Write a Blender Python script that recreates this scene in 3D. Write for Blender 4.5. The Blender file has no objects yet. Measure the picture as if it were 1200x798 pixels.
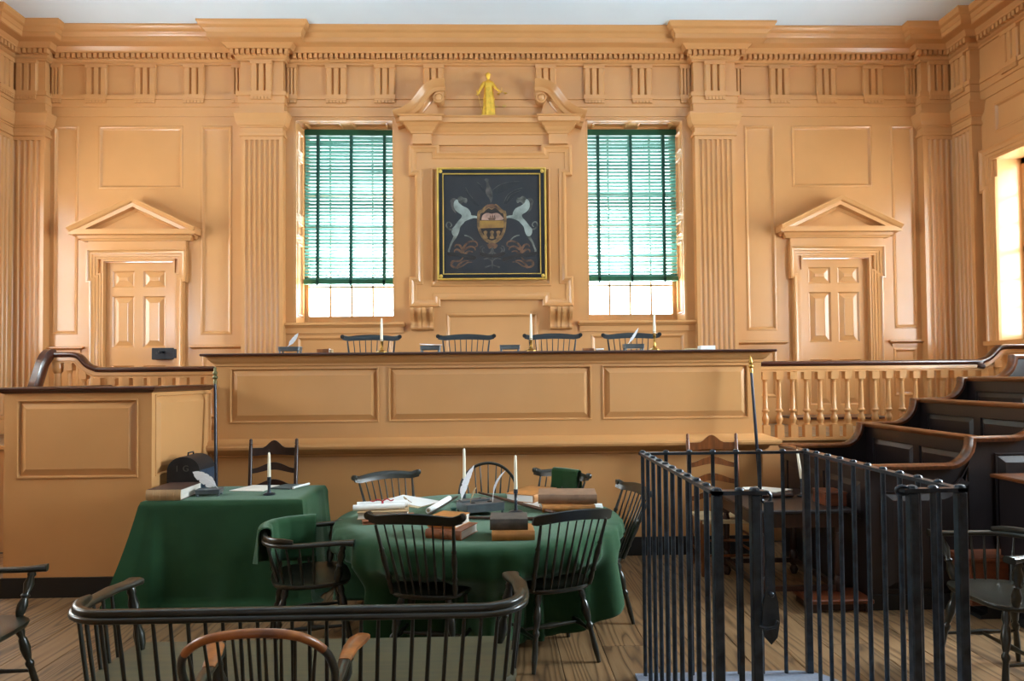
import bpy, bmesh, math, random
from mathutils import Vector, Matrix, Euler
random.seed(11)
SC = bpy.context.scene
COL = SC.collection
PI = math.pi

# ------------------------------------------------------------------ camera
F, PITCH, ROLL, YAW, SY = 830.0, .0255, -.00919, .0246, 20.0
fwd = Vector((math.sin(YAW)*math.cos(PITCH), math.cos(YAW)*math.cos(PITCH), math.sin(PITCH)))
rt = Vector((math.cos(YAW), -math.sin(YAW), 0)); upv = rt.cross(fwd)
c_, s_ = math.cos(ROLL), math.sin(ROLL)
rt, upv = rt*c_ + upv*s_, upv*c_ - rt*s_
camd = bpy.data.cameras.new('camera'); cam = bpy.data.objects.new('camera', camd); COL.objects.link(cam)
camd.sensor_width = 36; camd.lens = F/1200*36; camd.shift_y = SY/1200; camd.clip_start = .05
cam.matrix_world = Matrix(((rt.x, upv.x, -fwd.x, .03), (rt.y, upv.y, -fwd.y, -8.7), (rt.z, upv.z, -fwd.z, 1.6), (0, 0, 0, 1)))
SC.camera = cam

# ------------------------------------------------------------------ sky, daylight, exposure
SC.view_settings.view_transform = 'Standard'; SC.view_settings.look = 'None'
SC.view_settings.exposure = 0.44; SC.view_settings.gamma = 1; SC.view_settings.use_curve_mapping = False
W = bpy.data.worlds.new('sky'); SC.world = W; W.use_nodes = True
W.node_tree.nodes['Background'].inputs[0].default_value = (.82, .92, 1, 1)
W.node_tree.nodes['Background'].inputs[1].default_value = 9.0

def area(name, loc, direction, sx, sy, power, color):
    l = bpy.data.lights.new(name, 'AREA'); l.shape = 'RECTANGLE'; l.size = sx; l.size_y = sy
    l.energy = power; l.color = color
    o = bpy.data.objects.new(name, l); COL.objects.link(o); o.location = loc
    o.rotation_euler = Vector(direction).to_track_quat('-Z', 'Y').to_euler()
    return o
# daylight entering by the side windows, and the dimmer hall behind the viewer
WIN_Y = (-1.52, -4.5)
area('daylight_right_rear', (6.6, WIN_Y[0], 3.0), (-1, 0, .25), 1.6, 2.1, 110, (.82, .91, 1))
area('daylight_right_front', (6.6, WIN_Y[1], 3.0), (-1, .1, .12), 1.6, 2.1, 800, (.78, .89, 1))
area('daylight_left_rear', (-6.6, WIN_Y[0], 3.0), (1, 0, .45), 1.6, 2.1, 85, (1, .95, .86))
area('daylight_left_front', (-6.6, WIN_Y[1], 3.0), (1, .35, 1.5), 1.6, 2.1, 330, (.84, .92, 1))
for sx in (-1, 1): area('ceiling_fill_lamp', (sx*1.8, .95, 1.95), (0, -1, 1.0), 1.3, 1.0, 420, (.90, .95, 1))  # unseen lamps added outside the back windows, aimed up to brighten the ceiling
area('hall_daylight', (0, -15.6, 2.6), (0, 1, .15), 8.5, 3.4, 60, (1, .96, .90))

# ------------------------------------------------------------------ helpers
def lin(h):
    h = h.lstrip('#'); v = [int(h[i:i+2], 16)/255 for i in (0, 2, 4)]
    return tuple((x/12.92 if x <= .04045 else ((x+.055)/1.055)**2.4) for x in v) + (1,)

def mat(name, hexc, rough=.5, metal=0, var=.06, vscale=6, stretch=(1, 1, 1), bump=0, bscale=60, hex2=None, coat=0, spec=.5, obvar=0):
    m = bpy.data.materials.new(name); m.use_nodes = True
    nt = m.node_tree; b = nt.nodes['Principled BSDF']
    b.inputs['Roughness'].default_value = rough; b.inputs['Metallic'].default_value = metal
    b.inputs['Specular IOR Level'].default_value = spec; b.inputs['Coat Weight'].default_value = coat
    b.inputs['Coat Roughness'].default_value = .15
    tc = nt.nodes.new('ShaderNodeTexCoord'); mp = nt.nodes.new('ShaderNodeMapping')
    mp.inputs['Scale'].default_value = stretch
    nt.links.new(tc.outputs['Object'], mp.inputs['Vector'])
    nz = nt.nodes.new('ShaderNodeTexNoise'); nz.inputs['Scale'].default_value = vscale; nz.inputs['Detail'].default_value = 5
    nt.links.new(mp.outputs[0], nz.inputs['Vector'])
    c1 = lin(hexc); 
    c2 = lin(hex2) if hex2 else tuple(min(1, max(0, x*(1-2*var))) for x in c1[:3]) + (1,)
    mx = nt.nodes.new('ShaderNodeMix'); mx.data_type = 'RGBA'
    mx.inputs[6].default_value = c1; mx.inputs[7].default_value = c2
    rp = nt.nodes.new('ShaderNodeMapRange'); rp.inputs[1].default_value = .35; rp.inputs[2].default_value = .65
    nt.links.new(nz.outputs['Fac'], rp.inputs[0]); nt.links.new(rp.outputs[0], mx.inputs[0])
    out = mx.outputs[2]
    if obvar:
        oi = nt.nodes.new('ShaderNodeObjectInfo'); mr = nt.nodes.new('ShaderNodeMapRange')
        mr.inputs[3].default_value = 1-obvar; mr.inputs[4].default_value = 1+obvar
        nt.links.new(oi.outputs['Random'], mr.inputs[0])
        hs = nt.nodes.new('ShaderNodeHueSaturation'); nt.links.new(mr.outputs[0], hs.inputs['Value'])
        nt.links.new(out, hs.inputs['Color']); out = hs.outputs[0]
    nt.links.new(out, b.inputs['Base Color'])
    if bump:
        n2 = nt.nodes.new('ShaderNodeTexNoise'); n2.inputs['Scale'].default_value = bscale
        nt.links.new(mp.outputs[0], n2.inputs['Vector'])
        bp = nt.nodes.new('ShaderNodeBump'); bp.inputs['Strength'].default_value = bump; bp.inputs['Distance'].default_value = .004
        nt.links.new(n2.outputs['Fac'], bp.inputs['Height']); nt.links.new(bp.outputs[0], b.inputs['Normal'])
    return m

PAINT = mat('tan_oil_paint', '#ca945e', rough=.24, var=.02, vscale=3, bump=.03, bscale=90)
PAINT_DULL = mat('tan_paint_flat', '#ca945e', rough=.5, var=.02, vscale=3, bump=.06, bscale=90)
PLASTER = mat('ceiling_plaster', '#d9e8f3', rough=.9, var=.02, vscale=1.5)
MAHOG = mat('mahogany_rail', '#4a2416', rough=.28, var=.2, vscale=8, stretch=(.3, 6, 6), coat=.3)
PEW = mat('dark_stained_oak', '#1d1517', rough=.38, var=.15, vscale=9, stretch=(1, 1, .2), bump=.05)
PEWRAIL = mat('worn_oak_rail', '#6e3c1c', rough=.3, var=.3, vscale=10, stretch=(4, .5, 4), coat=.3)
BLACK = mat('black_baseboard_paint', '#12100f', rough=.5, var=.1)
WINDSOR = mat('green_black_chair_paint', '#25241a', rough=.3, var=.25, vscale=14, bump=.05, bscale=80, coat=.15)
WINBLUE = mat('blue_black_chair_paint', '#1b2124', rough=.32, var=.2, vscale=12)
IRON = mat('wrought_iron', '#3d4853', rough=.3, metal=.45, var=.25, vscale=20, bump=.25, bscale=45)
CLOTH = mat('green_baize', '#27472b', rough=.95, var=.08, vscale=5, bump=.25, bscale=500, spec=.1)
CLOTHD = mat('dark_green_wool', '#22401f', rough=.95, var=.12, vscale=9, bump=.3, bscale=400, spec=.1)
for _m in (CLOTH, CLOTHD):
    _b = _m.node_tree.nodes['Principled BSDF']; _b.inputs['Sheen Weight'].default_value = .25; _b.inputs['Sheen Roughness'].default_value = .5; _b.inputs['Sheen Tint'].default_value = (.7, .9, .75, 1)
GOLD = mat('gilding', '#f6c64c', rough=.33, metal=.6, var=.12, vscale=20, bump=.25, bscale=70)
GILT = mat('gilt_frame', '#e2bd5c', rough=.4, metal=.3, var=.1)
DULLBRASS = mat('dull_brass', '#77704c', rough=.4, metal=.8, var=.2)
BRASS = mat('brass', '#c39a52', rough=.28, metal=1, var=.1)
WAX = mat('candle_wax', '#f2ead2', rough=.45, var=.03)
PAPER = mat('paper', '#e9e3d6', rough=.85, var=.05, vscale=9)
PAPERW = mat('white_paper', '#f2f2ee', rough=.85, var=.03)
PARCH = mat('parchment', '#cdb489', rough=.8, var=.12, vscale=12)
FEATHER = mat('white_feather', '#eef0f4', rough=.8, var=.04, vscale=30, stretch=(1, 1, 8))
FEATHERT = mat('tan_feather', '#b59a70', rough=.8, var=.15, vscale=30)
PEWTER = mat('pewter', '#6d757a', rough=.36, metal=.6, var=.15, vscale=12)
RIBBON = mat('red_ribbon', '#b3152b', rough=.6)
L_TAN = mat('tan_leather', '#c08040', rough=.55, var=.15, vscale=10, bump=.1)
L_RED = mat('russet_leather', '#9a5a34', rough=.55, var=.2, vscale=12, bump=.1)
L_GREY = mat('worn_grey_leather', '#5c544c', rough=.6, var=.25, vscale=14, bump=.1)
L_BROWN = mat('dark_brown_leather', '#553a2e', rough=.5, var=.2, vscale=10)
L_PALE = mat('pale_calf', '#b9976b', rough=.6, var=.12, vscale=10)
L_TAUPE = mat('taupe_leather', '#98775f', rough=.55, var=.15, vscale=14, bump=.1)
EDGEB = mat('brown_page_edges', '#8a5230', rough=.8, var=.25, vscale=60, stretch=(.1, .1, 6))
EDGEW = mat('page_edges', '#d9d2c6', rough=.8, var=.12, vscale=80, stretch=(.1, .1, 6))
CHEST = mat('black_leather_trunk', '#222528', rough=.45, var=.25, vscale=10, bump=.15)
CHEST2 = mat('blue_black_trunk_front', '#2b4054', rough=.4, var=.25, vscale=10, bump=.15)
STEEL = mat('dark_steel_lock', '#23252a', rough=.4, metal=.6, var=.15)
LADDER = mat('dark_walnut', '#3a2117', rough=.35, var=.2, vscale=10, stretch=(3, 3, .6))
LADDER2 = mat('chestnut_wood', '#82481f', rough=.32, var=.25, vscale=10, stretch=(3, 3, .6))
REDBOX = mat('red_brown_box_wood', '#6b3419', rough=.38, var=.2, vscale=8, stretch=(.6, 4, 4))
SEAT = mat('worn_green_seat', '#575035', rough=.5, var=.15, vscale=6, stretch=(.3, 6, 3), hex2='#4a4834')
WORN = mat('worn_bare_wood', '#a9662f', rough=.35, var=.3, vscale=14, coat=.2, hex2='#6b3c1c')
SASHP = mat('sash_paint', '#ca945e', rough=.4)
LETTER = mat('faded_lettering', '#55564f', rough=.7)
FOLDER = mat('slate_folder', '#56605f', rough=.6)
MAT = mat('grey_blue_mat', '#8f97a8', rough=.95, var=.06, vscale=60)
CANE = mat('walking_stick_wood', '#5a3520', rough=.35, var=.25, vscale=20)
RULE = mat('dark_ruler_wood', '#3c3527', rough=.5, var=.2, vscale=20)
BLUEST = mat('blue_staff_paint', '#1a2334', rough=.28, var=.15)
SILVER = mat('silver_ferrule', '#b9bcc0', rough=.3, metal=1)

def slat_mat():
    m = bpy.data.materials.new('green_blind_slats'); m.use_nodes = True
    nt = m.node_tree; nt.nodes.clear()
    o = nt.nodes.new('ShaderNodeOutputMaterial'); d = nt.nodes.new('ShaderNodeBsdfPrincipled')
    d.inputs['Base Color'].default_value = lin('#357364'); d.inputs['Roughness'].default_value = .4
    t = nt.nodes.new('ShaderNodeBsdfTranslucent'); t.inputs[0].default_value = lin('#b4d6d0')
    mx = nt.nodes.new('ShaderNodeMixShader'); mx.inputs[0].default_value = .3
    nt.links.new(d.outputs[0], mx.inputs[1]); nt.links.new(t.outputs[0], mx.inputs[2]); nt.links.new(mx.outputs[0], o.inputs[0])
    return m
SLAT = slat_mat()
BLIND = mat('green_blind_paint', '#17573c', rough=.45, var=.06)
TAPE = mat('green_blind_tape', '#1b4f46', rough=.8, var=.06)

def glass_mat():
    m = bpy.data.materials.new('window_glass'); m.use_nodes = True
    nt = m.node_tree; nt.nodes.clear()
    o = nt.nodes.new('ShaderNodeOutputMaterial'); t = nt.nodes.new('ShaderNodeBsdfTransparent')
    t.inputs[0].default_value = (.95, .98, .97, 1)
    g = nt.nodes.new('ShaderNodeBsdfGlossy'); g.inputs['Roughness'].default_value = .02
    lw = nt.nodes.new('ShaderNodeLayerWeight'); lw.inputs[0].default_value = .5
    pw = nt.nodes.new('ShaderNodeMath'); pw.operation = 'POWER'; pw.inputs[1].default_value = 5; nt.links.new(lw.outputs['Facing'], pw.inputs[0])
    fr = nt.nodes.new('ShaderNodeMapRange'); fr.inputs[3].default_value = .04; fr.inputs[4].default_value = .9; nt.links.new(pw.outputs[0], fr.inputs[0])
    mx = nt.nodes.new('ShaderNodeMixShader')
    nt.links.new(fr.outputs[0], mx.inputs[0]); nt.links.new(t.outputs[0], mx.inputs[1]); nt.links.new(g.outputs[0], mx.inputs[2])
    nt.links.new(mx.outputs[0], o.inputs[0]); return m
GLASS = glass_mat()

def pine_mat():
    m = bpy.data.materials.new('old_pine_boards'); m.use_nodes = True
    nt = m.node_tree; b = nt.nodes['Principled BSDF']; b.inputs['Roughness'].default_value = .5
    tc = nt.nodes.new('ShaderNodeTexCoord'); oi = nt.nodes.new('ShaderNodeObjectInfo')
    add = nt.nodes.new('ShaderNodeVectorMath'); add.operation = 'ADD'
    sc = nt.nodes.new('ShaderNodeVectorMath'); sc.operation = 'SCALE'; sc.inputs[0].default_value = (13, 37, 5)
    nt.links.new(oi.outputs['Random'], sc.inputs['Scale']); nt.links.new(tc.outputs['Object'], add.inputs[0]); nt.links.new(sc.outputs[0], add.inputs[1])
    mp = nt.nodes.new('ShaderNodeMapping'); mp.inputs['Scale'].default_value = (1, .09, 1); nt.links.new(add.outputs[0], mp.inputs[0])
    n1 = nt.nodes.new('ShaderNodeTexNoise'); n1.inputs['Scale'].default_value = 5.5; n1.inputs['Detail'].default_value = 1.5
    nt.links.new(mp.outputs[0], n1.inputs['Vector'])
    mu = nt.nodes.new('ShaderNodeMath'); mu.operation = 'MULTIPLY'; mu.inputs[1].default_value = 26; nt.links.new(n1.outputs['Fac'], mu.inputs[0])
    fr = nt.nodes.new('ShaderNodeMath'); fr.operation = 'PINGPONG'; fr.inputs[1].default_value = 1; nt.links.new(mu.outputs[0], fr.inputs[0])
    n2 = nt.nodes.new('ShaderNodeTexNoise'); n2.inputs['Scale'].default_value = 90; n2.inputs['Detail'].default_value = 4
    mp2 = nt.nodes.new('ShaderNodeMapping'); mp2.inputs['Scale'].default_value = (1, .05, 1); nt.links.new(add.outputs[0], mp2.inputs[0]); nt.links.new(mp2.outputs[0], n2.inputs['Vector'])
    ramp = nt.nodes.new('ShaderNodeValToRGB'); e = ramp.color_ramp.elements
    e[0].position = .0; e[0].color = lin('#7d6142'); e[1].position = 1; e[1].color = lin('#4c3520')
    k = ramp.color_ramp.elements.new(.62); k.color = lin('#755839')
    nt.links.new(fr.outputs[0], ramp.inputs[0])
    mx = nt.nodes.new('ShaderNodeMix'); mx.data_type = 'RGBA'; mx.blend_type = 'MULTIPLY'; mx.inputs[0].default_value = .5
    nt.links.new(ramp.outputs[0], mx.inputs[6]); nt.links.new(n2.outputs['Color'], mx.inputs[7])
    g = nt.nodes.new('ShaderNodeMapRange'); g.inputs[3].default_value = 1.35; g.inputs[4].default_value = 1.85; nt.links.new(oi.outputs['Random'], g.inputs[0])
    hs = nt.nodes.new('ShaderNodeHueSaturation'); nt.links.new(g.outputs[0], hs.inputs['Value']); nt.links.new(mx.outputs[2], hs.inputs['Color'])
    bw = nt.nodes.new('ShaderNodeHueSaturation'); bw.inputs['Saturation'].default_value = .0; nt.links.new(n2.outputs['Color'], bw.inputs['Color']); nt.links.new(bw.outputs[0], mx.inputs[7])
    nt.links.new(hs.outputs[0], b.inputs['Base Color'])
    bp = nt.nodes.new('ShaderNodeBump'); bp.inputs['Strength'].default_value = .25; bp.inputs['Distance'].default_value = .003
    nt.links.new(fr.outputs[0], bp.inputs['Height']); nt.links.new(bp.outputs[0], b.inputs['Normal'])
    return m
PINE = pine_mat()

class MB:
    """collects shapes and links them as one mesh object"""
    def __init__(s, M=None): s.v = []; s.f = []; s.M = M
    def add(s, vs, fs):
        n = len(s.v)
        for p in vs:
            p = Vector(p)
            s.v.append(s.M @ p if s.M is not None else p)
        s.f += [tuple(i+n for i in f) for f in fs]; return s
    def box(s, x0, x1, y0, y1, z0, z1, M=None):
        vs = [(x, y, z) for x in (x0, x1) for y in (y0, y1) for z in (z0, z1)]
        if M is not None: vs = [M @ Vector(p) for p in vs]
        return s.add(vs, [(0, 1, 3, 2), (4, 6, 7, 5), (0, 4, 5, 1), (2, 3, 7, 6), (0, 2, 6, 4), (1, 5, 7, 3)])
    def cbox(s, x0, x1, y0, y1, z0, z1, c=.004, M=None):
        """box with chamfered edges"""
        vs = []
        for sx, (a, d) in enumerate(((x0, 1), (x1, -1))):
            for sy, (b, e) in enumerate(((y0, 1), (y1, -1))):
                for sz, (g, h) in enumerate(((z0, 1), (z1, -1))):
                    vs += [(a, b+e*c, g+h*c), (a+d*c, b, g+h*c), (a+d*c, b+e*c, g)]
        I = lambda x, y, z, k: (x*4+y*2+z)*3+k
        fs = []
        for x in (0, 1): fs.append((I(x,0,0,0), I(x,0,1,0), I(x,1,1,0), I(x,1,0,0)))
        for y in (0, 1): fs.append((I(0,y,0,1), I(0,y,1,1), I(1,y,1,1), I(1,y,0,1)))
        for z in (0, 1): fs.append((I(0,0,z,2), I(0,1,z,2), I(1,1,z,2), I(1,0,z,2)))
        for y in (0, 1):
            for z in (0, 1): fs.append((I(0,y,z,1), I(1,y,z,1), I(1,y,z,2), I(0,y,z,2)))
        for x in (0, 1):
            for z in (0, 1): fs.append((I(x,0,z,0), I(x,1,z,0), I(x,1,z,2), I(x,0,z,2)))
        for x in (0, 1):
            for y in (0, 1): fs.append((I(x,y,0,0), I(x,y,1,0), I(x,y,1,1), I(x,y,0,1)))
        for x in (0, 1):
            for y in (0, 1):
                for z in (0, 1): fs.append((I(x,y,z,0), I(x,y,z,1), I(x,y,z,2)))
        if M is not None: vs = [M @ Vector(p) for p in vs]
        return s.add(vs, fs)
    def sweep(s, path, n, prof, closed=False, caps=True):
        """moulding: profile (a = to the left of the path in the plane of normal n, b = along n), mitred"""
        P = [Vector(p) for p in path]; n = Vector(n).normalized(); N = len(P); vs = []
        for i in range(N):
            d0 = (P[i]-P[i-1]).normalized() if (i > 0 or closed) else None
            d1 = (P[(i+1) % N]-P[i]).normalized() if (i < N-1 or closed) else None
            if d0 is None: d0 = d1
            if d1 is None: d1 = d0
            s0, s1 = n.cross(d0), n.cross(d1)
            m = (s0+s1)/max(.15, 1+s0.dot(s1))
            for a, b in prof: vs.append(P[i]+m*a+n*b)
        k = len(prof); fs = []
        for i in range(N if closed else N-1):
            j = (i+1) % N
            for q in range(k-1): fs.append((i*k+q, j*k+q, j*k+q+1, i*k+q+1))
        if caps and not closed:
            fs.append(tuple(range(k))); fs.append(tuple((N-1)*k+q for q in range(k))[::-1])
        return s.add(vs, fs)
    def lathe(s, prof, p0=(0, 0, 0), p1=(0, 0, 1), seg=12, cap=True):
        """prof: (t along p0->p1 in metres, r)"""
        p0, p1 = Vector(p0), Vector(p1); ax = (p1-p0).normalized()
        u = ax.orthogonal().normalized(); w = ax.cross(u); vs = []; fs = []
        for t, r in prof:
            for k in range(seg):
                a = 2*PI*k/seg; vs.append(p0+ax*t+(u*math.cos(a)+w*math.sin(a))*r)
        for i in range(len(prof)-1):
            for k in range(seg):
                j = (k+1) % seg; fs.append((i*seg+k, i*seg+j, (i+1)*seg+j, (i+1)*seg+k))
        if cap:
            fs.append(tuple(range(seg))[::-1]); fs.append(tuple((len(prof)-1)*seg+k for k in range(seg)))
        return s.add(vs, fs)
    def turned(s, p0, p1, prof, seg=10):
        """turned stick between two points, prof: (fraction, radius)"""
        L = (Vector(p1)-Vector(p0)).length
        return s.lathe([(t*L, r) for t, r in prof], p0, p1, seg)
    def tube(s, pts, rad, seg=8, sec=None, up=None):
        """tube through points; rad number or list; sec = (width, height) factors for a flattened section"""
        P = [Vector(p) for p in pts]; N = len(P); vs = []; fs = []
        if not isinstance(rad, (list, tuple)): rad = [rad]*N
        ref = Vector(up) if up is not None else Vector((0, 0, 1))
        for i in range(N):
            d = (P[min(N-1, i+1)]-P[max(0, i-1)]).normalized()
            u = d.cross(ref)
            if u.length < .05: u = d.cross(Vector((0, 1, 0)))
            u.normalize(); w = u.cross(d).normalized()
            for k in range(seg):
                a = 2*PI*(k+.5)/seg; ca, sa = math.cos(a), math.sin(a)
                if sec:
                    ca = math.copysign(abs(ca)**.6, ca)*sec[0]; sa = math.copysign(abs(sa)**.6, sa)*sec[1]
                vs.append(P[i]+(u*ca+w*sa)*rad[i])
        for i in range(N-1):
            for k in range(seg):
                j = (k+1) % seg; fs.append((i*seg+k, i*seg+j, (i+1)*seg+j, (i+1)*seg+k))
        fs.append(tuple(range(seg))[::-1]); fs.append(tuple((N-1)*seg+k for k in range(seg)))
        return s.add(vs, fs)
    def prism(s, poly, f0, f1):
        """poly: list of (u,v); f0/f1 map (u,v) to the two faces"""
        n = len(poly); vs = [f0(u, v) for u, v in poly]+[f1(u, v) for u, v in poly]
        fs = [tuple(range(n))[::-1], tuple(range(n, 2*n))]
        for i in range(n):
            j = (i+1) % n; fs.append((i, j, n+j, n+i))
        return s.add(vs, fs)
    def build(s, name, m, parent=None, smooth=None, loc=None):
        me = bpy.data.meshes.new(name)
        me.from_pydata([tuple(p) for p in s.v], [], s.f)
        bm = bmesh.new(); bm.from_mesh(me); bmesh.ops.recalc_face_normals(bm, faces=bm.faces); bm.to_mesh(me); bm.free()
        if smooth:
            me.polygons.foreach_set('use_smooth', [True]*len(me.polygons))
            me.set_sharp_from_angle(angle=math.radians(smooth))
        me.materials.append(m); me.update()
        o = bpy.data.objects.new(name, me); COL.objects.link(o)
        if parent is not None: o.parent = parent
        if loc is not None: o.location = loc
        return o

def tag(o, label=None, cat=None, group=None, kind=None):
    if label: o['label'] = label
    if cat: o['category'] = cat
    if group: o['group'] = group
    if kind: o['kind'] = kind
    return o
def empty(name, loc=(0, 0, 0), rz=0):
    o = bpy.data.objects.new(name, None); COL.objects.link(o); o.location = loc; o.rotation_euler = (0, 0, rz); o.empty_display_size = .1
    return o
def thing(name, label, cat, loc=(0, 0, 0), rz=0, group=None):
    return tag(empty(name, loc, rz), label, cat, group)
def structure(name, label=None, loc=(0, 0, 0)):
    return tag(empty(name, loc), label, None, None, 'structure')
def copy_tree(o, parent=None):
    c = o.copy(); COL.objects.link(c)
    if parent is not None: c.parent = parent
    for ch in list(o.children): copy_tree(ch, c)
    return c
def share(src, name, parent, loc=None, M=None):
    """another piece that shares the mesh of src"""
    o = bpy.data.objects.new(name, src.data); COL.objects.link(o); o.parent = parent
    if loc is not None: o.location = loc
    if M is not None: o.matrix_local = M
    return o
def spline(pts, n=8):
    """Catmull-Rom through points"""
    P = [Vector(p) for p in pts]; out = []
    for i in range(len(P)-1):
        a = P[max(0, i-1)]; b = P[i]; c = P[i+1]; d = P[min(len(P)-1, i+2)]
        for k in range(n):
            t = k/n
            out.append(.5*((2*b)+(c-a)*t+(2*a-5*b+4*c-d)*t*t+(3*b-a-3*c+d)*t**3))
    out.append(P[-1]); return out
def arc(cx, cy, r, a0, a1, n): return [(cx+r*math.cos(a0+(a1-a0)*k/n), cy+r*math.sin(a0+(a1-a0)*k/n)) for k in range(n+1)]
def rectpath(x0, x1, z0, z1, y): return [(x0, y, z0), (x1, y, z0), (x1, y, z1), (x0, y, z1)]   # ccw seen from the room
FRONT = (0, -1, 0)

# ================================================================== THE ROOM
HX, FY, CZ = 5.85, -12.0, 5.775          # half width, front wall, ceiling
SWZ0, SWZ1, SWW = 1.95, 4.05, 1.6       # side windows
def grid_wall(u0, u1, z0, z1, holes, d0, d1, fmap, mb):
    us = sorted({u0, u1} | {h[0] for h in holes} | {h[1] for h in holes}); zs = sorted({z0, z1} | {h[2] for h in holes} | {h[3] for h in holes})
    inside = lambda u, z: any(h[0] < u < h[1] and h[2] < z < h[3] for h in holes)
    for i in range(len(us)-1):
        j = 0
        while j < len(zs)-1:
            if inside((us[i]+us[i+1])/2, (zs[j]+zs[j+1])/2): j += 1; continue
            k = j
            while k+1 < len(zs)-1 and not inside((us[i]+us[i+1])/2, (zs[k+1]+zs[k+2])/2): k += 1
            vs = [fmap(u, d, z) for u in (us[i], us[i+1]) for d in (d0, d1) for z in (zs[j], zs[k+1])]
            mb.add(vs, [(0, 1, 3, 2), (4, 6, 7, 5), (0, 4, 5, 1), (2, 3, 7, 6), (0, 2, 6, 4), (1, 5, 7, 3)])
            j = k+1
BACK = lambda u, d, z: (u, d, z)
RIGHT = lambda u, d, z: (HX+d, -u, z)     # u measured from the back corner towards the viewer
LEFT = lambda u, d, z: (-HX-d, -u, z)
PRF_PANEL = [(0, .001), (.008, .007), (.02, .009), (.03, .002), (.04, -.014), (.05, -.018)]
def panel(fmap, r, parent, raised=False, m=PAINT):
    """one panel set in its opening: mould round the edge, field behind it"""
    u0, u1, z0, z1 = r; mb = MB()
    path = [Vector(fmap(u0, 0, z0)), Vector(fmap(u1, 0, z0)), Vector(fmap(u1, 0, z1)), Vector(fmap(u0, 0, z1))]
    n = Vector(fmap(0, -1, 0))-Vector(fmap(0, 0, 0))
    if n.cross(path[1]-path[0]).z < 0: path = [path[0], path[3], path[2], path[1]]
    prof = PRF_PANEL if not raised else [(0, -.001), (.012, -.016), (.02, -.018), (.075, -.003), (.08, .002)]
    mb.sweep(path, n, prof, closed=True)
    a, b = prof[-1]
    q = [fmap(u0+a, -b, z0+a), fmap(u1-a, -b, z0+a), fmap(u1-a, -b, z1-a), fmap(u0+a, -b, z1-a)]
    mb.add(q, [(0, 1, 2, 3)])
    return mb.build('panel', m, parent, smooth=15)

# ---- back wall
wall = structure('wall_back')
mb = MB(); holes = []; panels = []
for s in (-1, 1):
    R = lambda a, b, z0, z1: (min(s*a, s*b), max(s*a, s*b), z0, z1)
    through = [R(1.185, 2.41, 2.265, 4.78), R(3.87, 4.71, .98, 3.035)]
    ps = [R(3.76, 4.783, 3.92, 4.698), R(5.02, 5.325, 2.145, 4.698), R(3.165, 3.545, 2.13, 4.698), R(5.0, 5.30, 1.3, 1.9), R(3.17, 3.53, 1.3, 1.9), R(1.22, 2.38, 1.4, 2.10)]
    holes += through; panels += ps
panels.append((-.56, .565, 1.4, 2.37))
thru = list(holes)
grid_wall(-6.3, 6.3, 0, 6.1, holes+panels, 0, .04, BACK, mb)
grid_wall(-6.3, 6.3, 0, 6.1, thru, .04, .5, BACK, mb)
mb.build('wall_boarding', PAINT, wall)
for p in panels: panel(BACK, p, wall)
def mould(x0, x1, z, prof, name, parent, y=0, ret=.001):
    """horizontal moulding with returned ends on the back wall; prof (out, up)"""
    return MB().sweep([(x0, y, z), (x0, y-ret, z), (x1, y-ret, z), (x1, y, z)], (0, 0, 1), [(-a, b) for a, b in prof]).build(name, PAINT, parent, smooth=35)
CAP = [(0, 0), (.012, 0), (.012, .03), (.03, .045), (.055, .055), (.055, .07), (.04, .075), (0, .08)]
for s in (-1, 1):
    for a, b in ((4.99, 5.36), (3.06, 3.62)):
        x0, x1 = sorted((s*a, s*b)); mould(x0, x1, 1.925, CAP, 'dado_cap', wall)

# ---- pilasters
def pilaster(width, nfl, depth, fmap, parent, z0=.98, z1=4.526, zf=4.485):
    hw = width/2; p = [(-hw, 0), (-hw, -depth)]
    m = .035; pitch = (width-2*m)/nfl; r = pitch*.36
    for i in range(nfl):
        c = -hw+m+pitch*(i+.5)
        p += [(c+r*math.cos(a), -depth+.9*r*abs(math.sin(a))*(1 if .01 < a < PI-.01 else 0)) for a in [PI-PI*k/6 for k in range(7)]]
    p += [(hw, -depth), (hw, 0)]
    mb = MB(); mb.prism(p, lambda u, d: fmap(u, d, z0), lambda u, d: fmap(u, d, zf))
    mb.prism([(-hw, 0), (-hw, -depth), (hw, -depth), (hw, 0)], lambda u, d: fmap(u, d, zf), lambda u, d: fmap(u, d, z1))
    o = mb.build('pilaster', PAINT, parent, smooth=50)
    path = [Vector(fmap(-hw, 0, 0)), Vector(fmap(-hw, -depth, 0)), Vector(fmap(hw, -depth, 0)), Vector(fmap(hw, 0, 0))]
    # make the outside lie on the right-hand side of the path
    if Vector((0, 0, 1)).cross(path[2]-path[1]).dot(Vector(fmap(0, -1, 0))-Vector(fmap(0, 0, 0))) > 0: path = path[::-1]
    cap = [(0, 4.526), (.018, 4.532), (.02, 4.55), (.012, 4.572), (0, 4.576), (0, 4.63), (.012, 4.635), (.018, 4.65), (.03, 4.655), (.05, 4.69), (.055, 4.705), (.055, 4.712), (.058, 4.73), (.07, 4.78), (.074, 4.782), (.074, 4.808), (0, 4.81)]
    c = MB().sweep(path, (0, 0, 1), [(-a, b) for a, b in cap]).build('capital', PAINT, o, smooth=35)
    bs = [(0, z0), (.06, z0), (.06, z0+.12), (.05, z0+.15), (.02, z0+.17), (.025, z0+.2), (0, z0+.22)]
    MB().sweep(path, (0, 0, 1), [(-a, b) for a, b in bs]).build('pilaster_base', PAINT, o, smooth=35)
    return o
for s in (-1, 1):
    pilaster(.5, 7, .12, lambda u, d, z, s=s: (s*2.765+u, d, z), wall)
    pilaster(.49, 6, .12, lambda u, d, z, s=s: (s*5.605+u, d, z), wall)

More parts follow.
